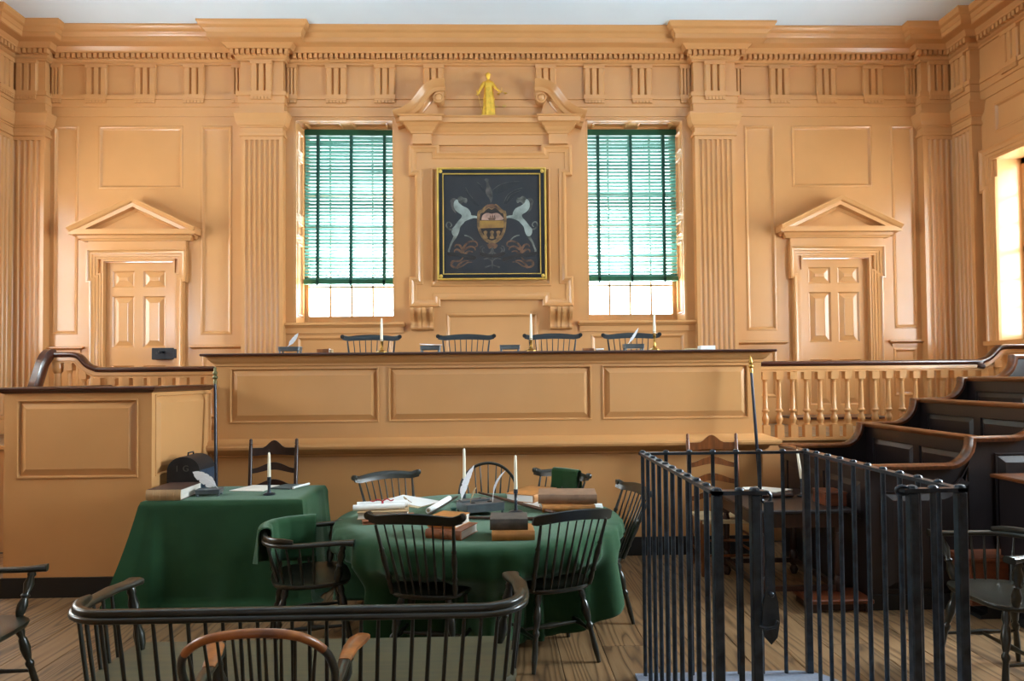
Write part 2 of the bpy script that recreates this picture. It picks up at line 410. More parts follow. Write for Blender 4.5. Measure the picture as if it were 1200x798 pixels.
# ---- side walls, front wall
sides = {}
for nm, fm, s in (('wall_right', RIGHT, 1), ('wall_left', LEFT, -1)):
    w = structure(nm); sides[s] = w; hs = [(-y-SWW/2, -y+SWW/2, SWZ0, SWZ1) for y in WIN_Y]
    pn = [(-y-SWW/2-.02, -y+SWW/2+.02, 4.36, 4.70) for y in WIN_Y]+[(2.70, 3.32, 2.145, 4.698)]
    mb = MB(); grid_wall(-.5, -FY+.3, 0, 6.1, hs+pn, 0, .04, fm, mb); grid_wall(-.5, -FY+.3, 0, 6.1, hs, .04, .4, fm, mb)
    mb.build('wall_boarding', PAINT, w)
    for p in pn: panel(fm, p, w)
    pilaster(.36, 4, .12, lambda u, d, z, fm=fm: fm(.30+u, d, z), w)
    MB().box(*sorted((s*(HX-.02), s*HX)), FY, -.5, 0, .16).build('baseboard', BLACK, w)
front = structure('wall_front'); mb = MB()
grid_wall(-6.2, 6.2, 0, 6.1, [(-4.4, -1.9, 0, 4.2), (-1.25, 1.25, 0, 4.2), (1.9, 4.4, 0, 4.2)], 0, .4, lambda u, d, z: (u, FY-d, z), mb)
mb.build('wall_boarding', PAINT, front)
hall = structure('wall_hall'); mb = MB(); mb.box(-6.6, 6.6, -16.2, -16, 0, 6.1).box(-6.6, -6.3, -16, FY-.4, 0, 6.1).box(6.3, 6.6, -16, FY-.4, 0, 6.1).box(-6.6, 6.6, -16.2, FY-.4, 5.0, 5.2).box(-6.6, 6.6, -16.2, FY-.4, -.2, 0)
mb.build('hall_shell', PLASTER, hall)

# ---- ceiling and floor
tag(MB().box(-6.3, 6.3, FY-.4, .5, CZ, CZ+.2).build('ceiling', PLASTER), kind='structure')
floor = structure('floor')
MB().box(-6.3, 6.3, FY-.4, .5, -.3, -.045).build('subfloor', BLACK, floor)
bw = .262; k = 0; x = -5.9
protos = {}
while x < 5.9:
    cuts = [FY, random.uniform(-9.5, -7.2), random.uniform(-6.4, -3.2), -2.0]
    for a, b in zip(cuts[:-1], cuts[1:]):
        if b-a < .3: continue
        MB().cbox(x+.0014, x+bw-.0014, a+.001, b-.001, -.04, random.uniform(-.0012, 0), .0025).build('plank', PINE, floor)
    x += bw
# the raised platform behind the bench
plat = structure('platform'); MB().box(-5.83, 5.83, -1.95, .0, 0, .95).build('platform_body', PAINT_DULL, plat)
MB().box(-5.83, 5.83, -1.97, .0, .95, .98).build('platform_floor', PINE, plat)

# ---- entablature
ent = structure('trim_1'); SP = .475
half = [(HX, FY), (HX, -SP), (HX-.12, -SP), (HX-.12, -.12), (5.355, -.12), (5.355, 0), (3.02, 0), (3.02, -.12), (2.51, -.12), (2.51, 0)]
BASE = [(-x, y, 0) for x, y in half] + [(x, y, 0) for x, y in half[::-1]]
def run(name, prof): return MB().sweep(BASE, (0, 0, 1), [(-a, b) for a, b in prof]).build(name, PAINT, ent, smooth=30)
run('architrave', [(-.05, 4.808), (.014, 4.808), (.014, 4.922), (.026, 4.926), (.026, 5.012), (0, 5.012)])
run('taenia', [(0, 5.012), (.045, 5.012), (.045, 5.062), (0, 5.066)])
run('frieze', [(.002, 5.06), (.002, 5.45)])
run('bed_moulding', [(0, 5.44), (.03, 5.44), (.03, 5.462), (.04, 5.465), (.062, 5.485), (.066, 5.488), (.066, 5.548), (.125, 5.55), (.13, 5.565), (.16, 5.59), (.17, 5.602), (0, 5.605)])
run('cornice', [(0, 5.602), (.285, 5.602), (.285, 5.607), (.295, 5.607), (.295, 5.66), (.305, 5.665), (.31, 5.675), (.325, 5.69), (.33, 5.70), (.345, 5.705), (.365, 5.72), (.375, 5.745), (.385, 5.755), (.385, 5.78), (0, 5.78)])
# dentils: about four pixels each in the photograph, one course
mb = MB()
for i in range(len(BASE)-1):
    a, b = Vector(BASE[i]), Vector(BASE[i+1]); d = (b-a); L = d.length
    if L < .2: continue
    d.normalize(); out = Vector((d.y, -d.x, 0))
    e0 = .105; n = int((L)/.0635)
    # ends shift by the projection at outside and inside corners
    def corner(j):
        if j <= 0 or j >= len(BASE)-1: return 0
        p, q, r = Vector(BASE[j-1]), Vector(BASE[j]), Vector(BASE[j+1]); return (q-p).normalized().cross((r-q).normalized()).z
    t0 = -e0*(-corner(i)) if i else 0; t1 = L+e0*(-corner(i+1))
    t0 = (e0 if corner(i) > 0 else -e0) if corner(i) else 0
    t0 = e0 if corner(i) < 0 else (-e0 if corner(i) > 0 else 0); t1 = L-(e0 if corner(i+1) < 0 else (-e0 if corner(i+1) > 0 else 0))
    n = max(1, round((t1-t0)/.0635)); st = (t1-t0)/n
    for k in range(n):
        c = a+d*(t0+(k+.5)*st)
        p = [c+d*u+out*v for u, v in ((-st*.32, .06), (st*.32, .06), (st*.32, .118), (-st*.32, .118))]
        mb.add([q+Vector((0, 0, z)) for z in (5.492, 5.548) for q in p], [(0, 1, 2, 3), (4, 5, 6, 7), (0, 1, 5, 4), (1, 2, 6, 5), (2, 3, 7, 6), (3, 0, 4, 7)])
tag(mb.build('dentil_course', PAINT, ent), kind='stuff')
def trig_mb(u0, u1, side=0):
    mb = MB(); w = u1-u0; t = .04; h0, h1 = 5.062, 5.40
    n = 3; pw = w/n; g = pw*.2
    poly = [(u0, 0), (u0, -t*.6), (u0+g*.8, -t)]
    for i in range(1, n):
        c = u0+pw*i; poly += [(c-g, -t), (c, -.008), (c+g, -t)]
    poly += [(u1-g*.8, -t), (u1, -t*.6), (u1, 0)]
    mb.prism(poly, lambda u, d: (u, d, h0), lambda u, d: (u, d, h1))
    mb.box(u0-.004, u1+.004, -t-.008, 0, h1, 5.442)
    mb.box(u0-.01, u1+.01, -.062, 0, 5.010, 5.064); mb.box(u0, u1, -.055, 0, 4.995, 5.012)
    for i in range(6 if w > .2 else 3):
        c = u0+w*(i+.5)/(6 if w > .2 else 3); r = w/(14 if w > .2 else 7)
        mb.box(c-r, c+r, -.05, 0, 4.965, 4.996)
    return mb
tp = trig_mb(-.125, .125).build('triglyph', PAINT, ent); tp.location = (.693, 0, 0)
for x in (-.693, -1.295, 1.295, -1.89, 1.89, -3.62, 3.62, -4.21, 4.21, -4.80, 4.80): share(tp, 'triglyph', ent, (x, 0, 0))
for x in (-2.765, 2.765): share(tp, 'triglyph', ent, (x, -.12, 0))
for s in (-1, 1):
    share(tp, 'triglyph', ent, (s*5.56, -.12, 0))
    for y in (-1.0, -1.6, -2.2, -2.8, -3.4, -4.0):
        o = share(tp, 'triglyph', ent, (s*HX, y, 0)); o.rotation_euler = (0, 0, -s*PI/2)
    o = share(tp, 'triglyph', ent, (s*(HX-.12), -.29, 0)); o.rotation_euler = (0, 0, -s*PI/2)
th = trig_mb(-.06, .06).build('half_triglyph', PAINT, ent); th.location = (2.43, 0, 0)
for x in (-2.43, 3.10, -3.10, 5.275, -5.275): share(th, 'half_triglyph', ent, (x, 0, 0))

# ---- doors
CAS = [(0, 0), (0, .075), (-.02, .08), (-.03, .07), (-.045, .06), (-.075, .055), (-.08, .045), (-.115, .04), (-.12, .03), (-.15, .028), (-.155, 0)]
def door(cx, idx, lock):
    d = structure('door_%d' % idx, loc=(cx, 0, 0)); hw, zt = .42, 3.035
    cols = [(-.34, -.075), (.03, .30)] if cx < 0 else [(-.30, -.03), (.075, .34)]
    if cx > 0: cols = [(-.325, -.045), (.045, .315)]
    rows = [(2.722, 2.922), (1.985, 2.612), (1.2, 1.765)]
    rs = [(a, b, z0, z1) for a, b in cols for z0, z1 in rows]
    mb = MB(); grid_wall(-hw+.004, hw-.004, .985, zt-.006, rs, 0, .04, lambda u, dd, z: (u, .045+dd, z), mb)
    leaf = mb.build('door_leaf', PAINT, d)
    for r in rs: panel(lambda u, dd, z: (u, .045+dd, z), r, leaf, raised=True)
    # cased frame with ears
    E = .055; ix, iz = hw, zt
    path = [(-ix-E*.35, 0, .98), (-ix-E*.35, 0, zt-.145), (-ix-E, 0, zt-.145), (-ix-E, 0, zt+.02), (ix+E, 0, zt+.02), (ix+E, 0, zt-.145), (ix+E*.35, 0, zt-.145), (ix+E*.35, 0, .98)]
    mb = MB(); mb.sweep(path[::-1], FRONT, [(-q[0]*.78-.12, q[1]) for q in CAS][::-1])
    mb.build('door_casing', PAINT, d, smooth=30)
    mb = MB(); mb.box(-.44, -.4175, -.02, .043, .98, zt); mb.box(.4175, .44, -.02, .043, .98, zt); mb.box(-.44, .44, -.02, .043, zt-.0025, zt+.022)
    mb.build('door_stop', PAINT, d)
    MB().box(-.585, .585, -.05, 0, 3.17, 3.285).build('door_frieze', PAINT, d)
    # pediment
    ped = MB().prism([(-.6, 3.40), (.6, 3.40), (0, 3.70)], lambda u, v: (u, -.055, v), lambda u, v: (u, 0, v)).build('pediment', PAINT, d)
    cor = [(0, 3.27), (.06, 3.272), (.075, 3.295), (.085, 3.298), (.10, 3.33), (.165, 3.335), (.165, 3.395), (0, 3.40)]
    MB().sweep([(-.585, 0, 0), (-.585, -.012, 0), (.585, -.012, 0), (.585, 0, 0)], (0, 0, 1), [(-a, b) for a, b in cor]).build('cornice', PAINT, ped, smooth=30)
    sl = math.atan2(.345, .71)
    rk = [(-.125, 0), (-.125, .06), (-.105, .075), (-.095, .085), (-.09, .16), (-.05, .17), (-.045, .185), (-.03, .20), (-.01, .215), (-.004, .222), (.008, .222), (.008, 0)]
    MB().sweep([(-.755, 0, 3.405), (0, 0, 3.765), (.755, 0, 3.405)], FRONT, rk).build('raking_cornice', PAINT, ped, smooth=30)
    if lock:
        l = MB().cbox(.17, .435, -.03, .05, 1.835, 1.975, .006).build('lock_case', STEEL, d)
        MB().cbox(.435, .475, -.045, -.0, 1.85, 1.96, .004).build('keeper', STEEL, l)
        MB().lathe([(0, .016), (.02, .012), (.045, .01), (.05, .02), (.065, .022), (.075, .012)], (.30, -.03, 1.925), (.30, -1, 1.925), 10).build('knob', STEEL, l, smooth=40)
        MB().prism(arc(.23, 1.91, .012, 0, 2*PI, 8)[:-1], lambda u, v: (u, -.033, v), lambda u, v: (u, -.028, v)).build('keyhole', BLACK, l)
    return d
door(-4.29, 1, True); door(4.29, 2, False)

# ---- windows of the back wall
def window(s, idx):
    w = structure('window_%d' % idx, loc=(s*1.7975, 0, 0)); hw = .6125; z0, z1 = 2.265, 4.78
    FD = .40
    mb = MB()    # sash frame
    mb.box(-hw, -hw+.07, FD, FD+.08, z0, z1); mb.box(hw-.07, hw, FD, FD+.08, z0, z1)
    mb.box(-hw, hw, FD, FD+.08, z1-.07, z1); mb.box(-hw, hw, FD-.01, FD+.09, z0, z0+.045)
    mb.box(-hw+.07, hw-.07, FD+.01, FD+.06, z0+.045, z0+.115); mb.box(-hw+.07, hw-.07, FD+.01, FD+.06, 3.50, 3.56)
    mb.build('sash_frame', SASHP, w)
    nx = 4; gw = (2*hw-.14)/nx; rows = [z0+.115+(3.5-z0-.115)*k/3 for k in range(4)]; rows2 = [3.56+(z1-.07-3.56)*k/3 for k in range(4)]
    for i in range(1, nx): MB().box(-hw+.07+gw*i-.011, -hw+.07+gw*i+.011, FD+.015, FD+.055, z0+.1, z1-.06).build('muntin', SASHP, w)
    for z in rows[1:3]+rows2[1:3]: MB().box(-hw+.07, hw-.07, FD+.015, FD+.055, z-.011, z+.011).build('muntin', SASHP, w)
    pm = MB().box(0, gw-.0225, FD+.03, FD+.034, 0, rows[1]-rows[0]-.0225); pane = None
    for rr in (rows, rows2):
        for j in range(3):
            for i in range(nx):
                loc = (-hw+.07+gw*i+.011, 0, rr[j]+.011)
                if pane is None: pane = pm.build('pane', GLASS, w, loc=loc)
                else: share(pane, 'pane', w, loc)
    # panelled reveals and soffit, each panel proud of the plain lining
    for sx in (-1, 1):
        x = sx*hw
        fm = lambda u, d, z, sx=sx, x=x: (x+sx*(d-.022), u, z)
        grid = [(.055, .315, 4.42, 4.68), (.055, .315, 3.62, 4.34), (.055, .315, 3.36, 3.54), (.055, .315, 2.36, 3.28)]
        mb = MB(); grid_wall(.0, FD-.02, z0, z1, grid, 0, .02, fm, mb); rv = mb.build('reveal', PAINT, w)
        for g in grid: panel(fm, g, rv)
    fm = lambda u, d, y: (u, y, z1-.022+d)
    grid = [(-.52, -.06, .06, .30), (.06, .52, .06, .30)]
    mb = MB(); grid_wall(-hw, hw, 0.0, FD-.02, grid, 0, .02, fm, mb); sf = mb.build('soffit', PAINT, w)
    for g in grid:
        u0, u1, y0, y1 = g; mb = MB()
        path = [(u0, y0, z1-.022), (u1, y0, z1-.022), (u1, y1, z1-.022), (u0, y1, z1-.022)]
        if True: path = [path[0], path[3], path[2], path[1]]
        mb.sweep(path, (0, 0, -1), PRF_PANEL, closed=True)
        a, b = PRF_PANEL[-1]; mb.add([(u0+a, y0+a, z1-.022-b), (u1-a, y0+a, z1-.022-b), (u1-a, y1-a, z1-.022-b), (u0+a, y1-a, z1-.022-b)], [(0, 1, 2, 3)])
        mb.build('panel', PAINT, sf, smooth=15)
    # architrave bead round the opening, stool and apron
    MB().cbox(-hw-.12, hw+.12, -.075, .42, z0-.035, z0, .008).build('sill', PAINT, w)
    MB().sweep([(-hw-.085, 0, 0), (-hw-.085, -.001, 0), (hw+.085, -.001, 0), (hw+.085, 0, 0)], (0, 0, 1), [(-a, b) for a, b in [(0, z0-.13), (.02, z0-.13), (.02, z0-.06), (.035, z0-.055), (.05, z0-.035), (0, z0-.035)]]).build('apron', PAINT, w, smooth=30)
    return w
window(-1, 1); window(1, 2)
def side_window(s, y, idx, fm):
    w = structure('window_%d' % idx); u = -y; hw = SWW/2; mb = MB()
    B = lambda a, b, z0, z1, d0=.28, d1=.34: mb.add([fm(q, d, z) for q in (a, b) for d in (d0, d1) for z in (z0, z1)], [(0, 1, 3, 2), (4, 6, 7, 5), (0, 4, 5, 1), (2, 3, 7, 6), (0, 2, 6, 4), (1, 5, 7, 3)])
    B(u-hw, u-hw+.06, SWZ0, SWZ1); B(u+hw-.06, u+hw, SWZ0, SWZ1); B(u-hw, u+hw, SWZ0, SWZ0+.07); B(u-hw, u+hw, SWZ1-.06, SWZ1); B(u-hw, u+hw, 2.98, 3.03)
    for k in (1, 2, 3): c = u-hw+.06+(SWW-.12)*k/4; B(c-.011, c+.011, SWZ0, SWZ1, .29, .33)
    for k in range(1, 6):
        if k != 3: c = SWZ0+.07+(SWZ1-SWZ0-.13)*k/6; B(u-hw, u+hw, c-.011, c+.011, .29, .33)
    mb.build('sash_frame', SASHP, w)
    mb = MB(); B(u-hw+.06, u+hw-.06, SWZ0+.07, SWZ1-.06, .308, .312); mb.build('pane', GLASS, w)
    E = .05
    path = [fm(u-hw, 0, SWZ0), fm(u-hw, 0, SWZ1-.2), fm(u-hw-E, 0, SWZ1-.2), fm(u-hw-E, 0, SWZ1), fm(u+hw+E, 0, SWZ1), fm(u+hw+E, 0, SWZ1-.2), fm(u+hw, 0, SWZ1-.2), fm(u+hw, 0, SWZ0)]
    n = Vector(fm(0, -1, 0))-Vector(fm(0, 0, 0)); sg = 1 if n.cross(Vector(path[1])-Vector(path[0])).dot(Vector(fm(1, 0, 0))-Vector(fm(0, 0, 0))) < 0 else -1
    MB().sweep(path, n, [(sg*(.155+a), b) for a, b in CAS]).build('window_casing', PAINT, w, smooth=30)
    mb = MB(); B(u-hw-.2, u+hw+.2, SWZ0-.05, SWZ0, -.08, .3); mb.build('sill', PAINT, w)
k = 3
for s, fm in ((1, RIGHT), (-1, LEFT)):
    for y in WIN_Y: side_window(s, y, k, fm); k += 1

# ---- overmantel between the windows
om = structure('trim_2')
HB = [(0, 0), (0, .03), (.01, .04), (.03, .045), (.04, .035), (.05, .03), (.065, .018), (.085, .014), (.09, 0)]
pts = [(-1.005, 2.45), (-.628, 2.45), (-.628, 2.53), (.628, 2.53), (.628, 2.45), (1.005, 2.45), (1.005, 2.815), (.927, 2.815), (.927, 4.065), (1.005, 4.065), (1.005, 4.445), (.628, 4.445), (.628, 4.368), (-.628, 4.368), (-.628, 4.445), (-1.005, 4.445), (-1.005, 4.065), (-.927, 4.065), (-.927, 2.815), (-1.005, 2.815)]
MB().sweep([(x, -.012, z) for x, z in pts], FRONT, HB, closed=True).build('eared_frame', PAINT, om, smooth=30)
mb = MB(); mb.prism(pts, lambda u, v: (u, -.012, v), lambda u, v: (u, 0, v)); mb.build('back_board', PAINT, om)
MB().sweep(rectpath(-.735, .735, 2.70, 4.165, -.012), FRONT, [(0, 0), (.005, .02), (.02, .025), (.03, .015), (.045, .004), (.05, 0)], closed=True).build('picture_mould', PAINT, om, smooth=30)
PY = -.05
# the entablature under the broken pediment: plain middle, blocks breaking forward at each end
mb = MB().box(-.93, .93, -.04, 0, 4.445, 4.57)
for s in (-1, 1): mb.box(*sorted((s*.72, s*.95)), -.09, 0, 4.445, 4.575)
mb.build('overmantel_frieze', PAINT, om)
mb = MB(); q = [(.95, 0), (.95, -.09), (.72, -.09), (.72, -.04)]
path = [(-x, y, 0) for x, y in q]+[(x, y, 0) for x, y in q[::-1]]
mb.sweep(path, (0, 0, 1), [(-a, b) for a, b in [(0, 4.565), (.015, 4.57), (.02, 4.59), (.045, 4.61), (.055, 4.63), (.06, 4.64), (.085, 4.655), (.10, 4.675), (.14, 4.68), (.14, 4.735), (.155, 4.74), (.165, 4.755), (0, 4.76)]])
mb.build('overmantel_cornice', PAINT, om, smooth=30)
def scroll(s):
    top = spline([(s*1.175, 0, 4.80), (s*1.07, 0, 4.835), (s*.97, 0, 4.90), (s*.885, 0, 5.0), (s*.81, 0, 5.10), (s*.72, 0, 5.165), (s*.63, 0, 5.19), (s*.545, 0, 5.19)], 6)
    if s > 0: top = top[::-1]
    prof = [(-.16, 0), (-.16, .10), (-.14, .115), (-.125, .12), (-.115, .15), (-.075, .165), (-.065, .18), (-.05, .205), (-.02, .225), (-.01, .24), (.0, .245), (.0, 0)]
    sc_ = MB().sweep(top, FRONT, prof).build('swan_neck_cornice', PAINT, om, smooth=30)
    poly = [(s*.62, 4.76), (s*1.10, 4.76), (s*1.0, 4.80), (s*.90, 4.87), (s*.82, 4.97), (s*.75, 5.06), (s*.68, 5.10)]
    MB().prism(poly, lambda u, v: (u, -.085, v), lambda u, v: (u, 0, v)).build('pediment_field', PAINT, sc_)
    # volute rolled under the tip
    sp = [Vector((s*(.625+.062*math.cos(a)*(1-.0*a)), 0, 4.99+.062*math.sin(a))) for a in [k*2*PI/16 for k in range(17)]]
    mb = MB(); mb.lathe([(0, .068), (.15, .068), (.16, .064), (.163, .05), (.155, .045), (.16, .04), (.172, .032), (.178, .015)], (s*.625, 0, 4.99), (s*.625, -1, 4.99), 20)
    mb.prism([(s*.56, 5.0), (s*.56, 5.12), (s*.63, 5.10), (s*.69, 5.03), (s*.65, 4.99)], lambda u, v: (u, -.13, v), lambda u, v: (u, 0, v))
    mb.build('volute', PAINT, sc_, smooth=40)
scroll(-1); scroll(1)
def console(s):
    x = s*.845; side = spline([(0, 0, 2.44), (-.16, 0, 2.435), (-.185, 0, 2.38), (-.15, 0, 2.32), (-.105, 0, 2.27), (-.10, 0, 2.22), (-.11, 0, 2.19), (-.09, 0, 2.165), (0, 0, 2.165)], 5)
    poly = [(p.x, p.z) for p in side]; mb = MB()
    for a, b, k in ((-.135, -.10, 1), (-.10, -.045, .86), (-.045, -.006, 1), (-.006, .006, .9), (.006, .045, 1), (.045, .10, .86), (.10, .135, 1)):
        mb.prism([(u*k, v) for u, v in poly], lambda u, v, a=a: (x+a, u, v), lambda u, v, b=b: (x+b, u, v))
    mb.build('console_bracket', PAINT, om, smooth=40)
console(-1); console(1)

for x, z, r in ((.075, 4.925, .012), (.175, 4.932, .019)):
    MB().prism([(x+r*1.3*math.cos(k*PI/6), z+r*.8*math.sin(k*PI/6)) for k in range(12)], lambda u, v: (u, -.032, v), lambda u, v: (u, -.02, v)).build('brass_plug', BRASS, om)

# the steps before the two doors
for s in (-1, 1):
    st = MB().box(*sorted((s*3.55, s*4.62)), -.55, -.01, .98, 1.06).build('door_step', PAINT, plat)
    MB().cbox(*sorted((s*3.53, s*4.64)), -.575, -.01, 1.06, 1.085, .004).build('step_tread', MAHOG, st)

# ================================================================== BENCH, BALUSTRADES, WITNESS BOX, JURY BOX
def raised_field(mb, x0, x1, z0, z1, y, M=None):
    """bevelled field standing in its bead, facing -y"""
    q = [(x0, y, z0), (x1, y, z0), (x1, y, z1), (x0, y, z1)]
    t = MB(M); t.sweep(q, FRONT, [(-.014, 0), (-.012, .007), (-.003, .008), (.002, -.012), (.006, -.014), (.055, .006), (.06, .006)], closed=True)
    a = .06; t.add([(x0+a, y-.006, z0+a), (x1-a, y-.006, z0+a), (x1-a, y-.006, z1-a), (x0+a, y-.006, z1-a)], [(0, 1, 2, 3)])
    mb.v_ = None
    n = len(mb.v); mb.v += t.v; mb.f += [tuple(i+n for i in f) for f in t.f]
bench = thing('judges_bench', 'long tan panelled judges bench with a thin mahogany top', 'bench', (0, -2.4, 0))
BX = 2.42
fr = MB(); grid_wall(-BX, BX, 1.0, 1.72, [(-2.29, -1.01, 1.215, 1.672), (-.897, .879, 1.215, 1.672), (1.0, 2.29, 1.215, 1.672)], 0, .05, lambda u, d, z: (u, d, z), fr)
fr.box(-BX, -BX+.05, .05, .42, 1.0, 1.72).box(BX-.05, BX, .05, .42, 1.0, 1.72).box(-BX, BX, .03, .05, 1.0, 1.72)
fr = fr.build('front_board', PAINT, bench)
for a, b in ((-2.29, -1.01), (-.897, .879), (1.0, 2.29)):
    mb = MB(); raised_field(mb, a+.0, b-.0, 1.215, 1.672, 0); mb.build('panel', PAINT, fr, smooth=15)
side3 = lambda p, y0=.45: [(-BX-p, y0, 0), (-BX-p, -p, 0), (BX+p, -p, 0), (BX+p, y0, 0)]
MB().sweep(side3(0), (0, 0, 1), [(-a, b) for a, b in [(0, 1.70), (.012, 1.705), (.014, 1.725), (.035, 1.74), (.055, 1.765), (.06, 1.785), (.085, 1.79), (0, 1.793)]]).build('top_moulding', PAINT, bench, smooth=30)
MB().cbox(-BX-.105, BX+.105, -.115, .47, 1.792, 1.814, .006).build('bench_top', MAHOG, bench)
MB().sweep(side3(0), (0, 0, 1), [(-a, b) for a, b in [(0, .90), (.015, .905), (.02, .925), (.035, .93), (.045, .95), (.05, .96), (.11, .965), (.125, .98), (.13, 1.0), (.125, 1.015), (.11, 1.02), (.0, 1.065)]]).build('ledge', PAINT, bench, smooth=30)
MB().box(-BX, BX, 0.0, .42, .15, 1.0).build('lower_board', PAINT, bench)
MB().box(-BX-.02, BX+.02, -.02, .43, 0, .16).build('baseboard', BLACK, bench)

def baluster_mb():
    mb = MB(); z0 = .985
    mb.box(-.034, .034, -.034, .034, z0, 1.10); mb.box(-.034, .034, -.034, .034, 1.54, 1.61)
    mb.lathe([(1.10, .030), (1.108, .030), (1.112, .022), (1.125, .022), (1.15, .033), (1.165, .034), (1.19, .026), (1.21, .019), (1.225, .020), (1.232, .034), (1.245, .036), (1.255, .028), (1.262, .024), (1.40, .022), (1.515, .018), (1.522, .023), (1.535, .023), (1.54, .026)], (0, 0, 0), (0, 0, 1), 14, cap=False)
    return mb
def balustrade(s):
    b = thing('balustrade', 'tan turned balustrade with dark handrail, %s the judges bench' % ('right of' if s > 0 else 'left of, behind the witness box beside'), 'balustrade', (0, -1.93, 0))
    if s > 0: pr = [(2.40, 1.665), (3.5, 1.665), (4.66, 1.665), (4.76, 1.675), (4.84, 1.71), (4.90, 1.765), (4.935, 1.80), (4.98, 1.81), (5.1, 1.81), (5.70, 1.81)]; xs = [2.50+.1335*i for i in range(22)]
    else: pr = [(-2.40, 1.665), (-3.0, 1.665), (-3.64, 1.665), (-3.74, 1.68), (-3.82, 1.72), (-3.87, 1.775), (-3.90, 1.80), (-3.95, 1.81), (-4.0, 1.81), (-4.12, 1.81)]; xs = [-2.50-.1335*i for i in range(13)]
    path = spline([(x, 0, z) for x, z in pr], 5)
    rail = [(0, -.03), (0, .03), (.012, .045), (.03, .05), (.042, .045), (.05, .025), (.052, 0), (.05, -.025), (.042, -.045), (.03, -.05), (.012, -.045), (0, -.03)]
    sub = [(0, -.032), (0, .032), (-.03, .034), (-.035, .028), (-.05, .028), (-.05, -.028), (-.035, -.028), (-.03, -.034), (0, -.032)]
    if s < 0: path = path[::-1]
    MB().sweep(path, FRONT, rail).build('handrail', MAHOG, b, smooth=40)
    MB().sweep(path, FRONT, sub).build('under_rail', PAINT, b, smooth=40)
    MB().box(*sorted((s*2.42, s*5.6)), -.05, .05, .955, .985).build('base_rail', PAINT, b)
    first = None
    def top(x):
        return min((abs(p.x-x), p.z) for p in path)[1]
    for x in xs:
        if abs(x) > 4.0 and s < 0: continue
        dz = top(x)-1.665
        if first is None: first = baluster_mb().build('baluster', PAINT, b, smooth=35, loc=(x, 0, 0))
        else: share(first, 'baluster', b, (x, 0, max(0, dz)))
    # newel under the raised end, return rail
    if s < 0:
        nw = MB(); nw.box(-4.12, -4.04, -.04, .04, .985, 1.2); nw.lathe([(1.2, .04), (1.22, .03), (1.3, .045), (1.38, .03), (1.42, .036), (1.66, .03), (1.68, .045), (1.72, .05), (1.74, .045), (1.765, .05)], (-4.08, 0, 0), (-4.08, 0, 1), 16); nw.build('newel', PAINT, b, smooth=35)
        rp = spline([(-4.13, .01, 1.835), (-4.15, -.05, 1.82), (-4.16, -.10, 1.75), (-4.175, -.14, 1.62), (-4.18, -.2, 1.5), (-4.18, -.3, 1.42)], 5)
        MB().tube(rp, .06, 8, sec=(1, .8), up=(1, 0, 0)).build('return_rail', MAHOG, b, smooth=50)
    return b
balustrade(1); balustrade(-1)

# ---- witness box
wb = thing('witness_box', 'tall tan panelled witness box with mahogany rail left of the green clothed side table', 'witness box', (0, 0, 0))
A, B, Cc, D = Vector((-3.60, -3.36, 0)), Vector((-2.522, -3.36, 0)), Vector((-2.46, -2.44, 0)), Vector((-3.60, -2.0, 0))
def wbwall(P, Q, pan, name):
    L = (Q-P).length; d = (Q-P).normalized(); M = Matrix.Translation(P) @ Matrix(((d.x, -d.y, 0, 0), (d.y, d.x, 0, 0), (0, 0, 1, 0), (0, 0, 0, 1)))
    mb = MB(M); grid_wall(0, L, .13, 1.50, pan, 0, .045, lambda u, dd, z: (u, dd, z), mb); mb.box(0, L, .03, .045, .13, 1.5)
    o = mb.build(name, PAINT, wb)
    for p in pan:
        q = MB(); raised_field(q, p[0], p[1], p[2], p[3], 0, M); q.build('panel', PAINT, o, smooth=15)
    MB(M).box(-.01, L+.01, -.018, .02, 0, .145).build('baseboard', BLACK, wb)
wbwall(A, B, [(.105, .965, .885, 1.44)], 'front_wall'); wbwall(B, Cc, [(.06, .92, .885, 1.47)], 'side_wall'); wbwall(D, A+Vector((0, .05, 0)), [], 'outer_wall')
MB().sweep([D, A, B, Cc], (0, 0, 1), [(-a, b) for a, b in [(-.05, 1.50), (.008, 1.50), (.02, 1.508), (.03, 1.52), (.042, 1.524), (.046, 1.535), (.04, 1.545), (-.06, 1.548), (-.07, 1.53), (-.05, 1.50)]]).build('cap_rail', MAHOG, wb, smooth=30)
MB().prism([(-3.58, -3.33), (-2.54, -3.33), (-2.42, -2.42), (-3.58, -2.02)], lambda u, v: (u, v, .02), lambda u, v: (u, v, .55)).build('box_floor', PINE, wb)

# ---- jury box: stepped pews with swan-neck rails
jb = thing('jury_box', 'dark stained stepped jury box with swan-neck rails behind the iron dock', 'jury box', (0, 0, 0))
JX = [2.56, 3.32, 3.81, 4.245, 4.72]; JZ = [.945, 1.13, 1.34, 1.525, 1.72]; JF, JR = -3.94, -2.48
def neck_profile(full=True):
    """outline of the top edge along x"""
    pts = []
    for i in range(len(JX)-1):
        x0, x1, z0, z1 = JX[i], JX[i+1], JZ[i], JZ[i+1]; h = z1-z0; r = min(h*1.05, (x1-x0)*.45)
        pts += [(x0 if i == 0 else x0+.05, z0)] + [(x1-r-.04+r*math.sin(a), z0+h*(1-math.cos(a))) for a in [PI/2*k/8 for k in range(1, 9)]]
    pts += [(5.3, JZ[-1])]
    return pts
NP = neck_profile()
RAILP = [(-.01, -.042), (.0, -.05), (.016, -.05), (.026, -.035), (.03, 0), (.026, .035), (.016, .05), (.0, .05), (-.01, .042), (-.01, -.042)]
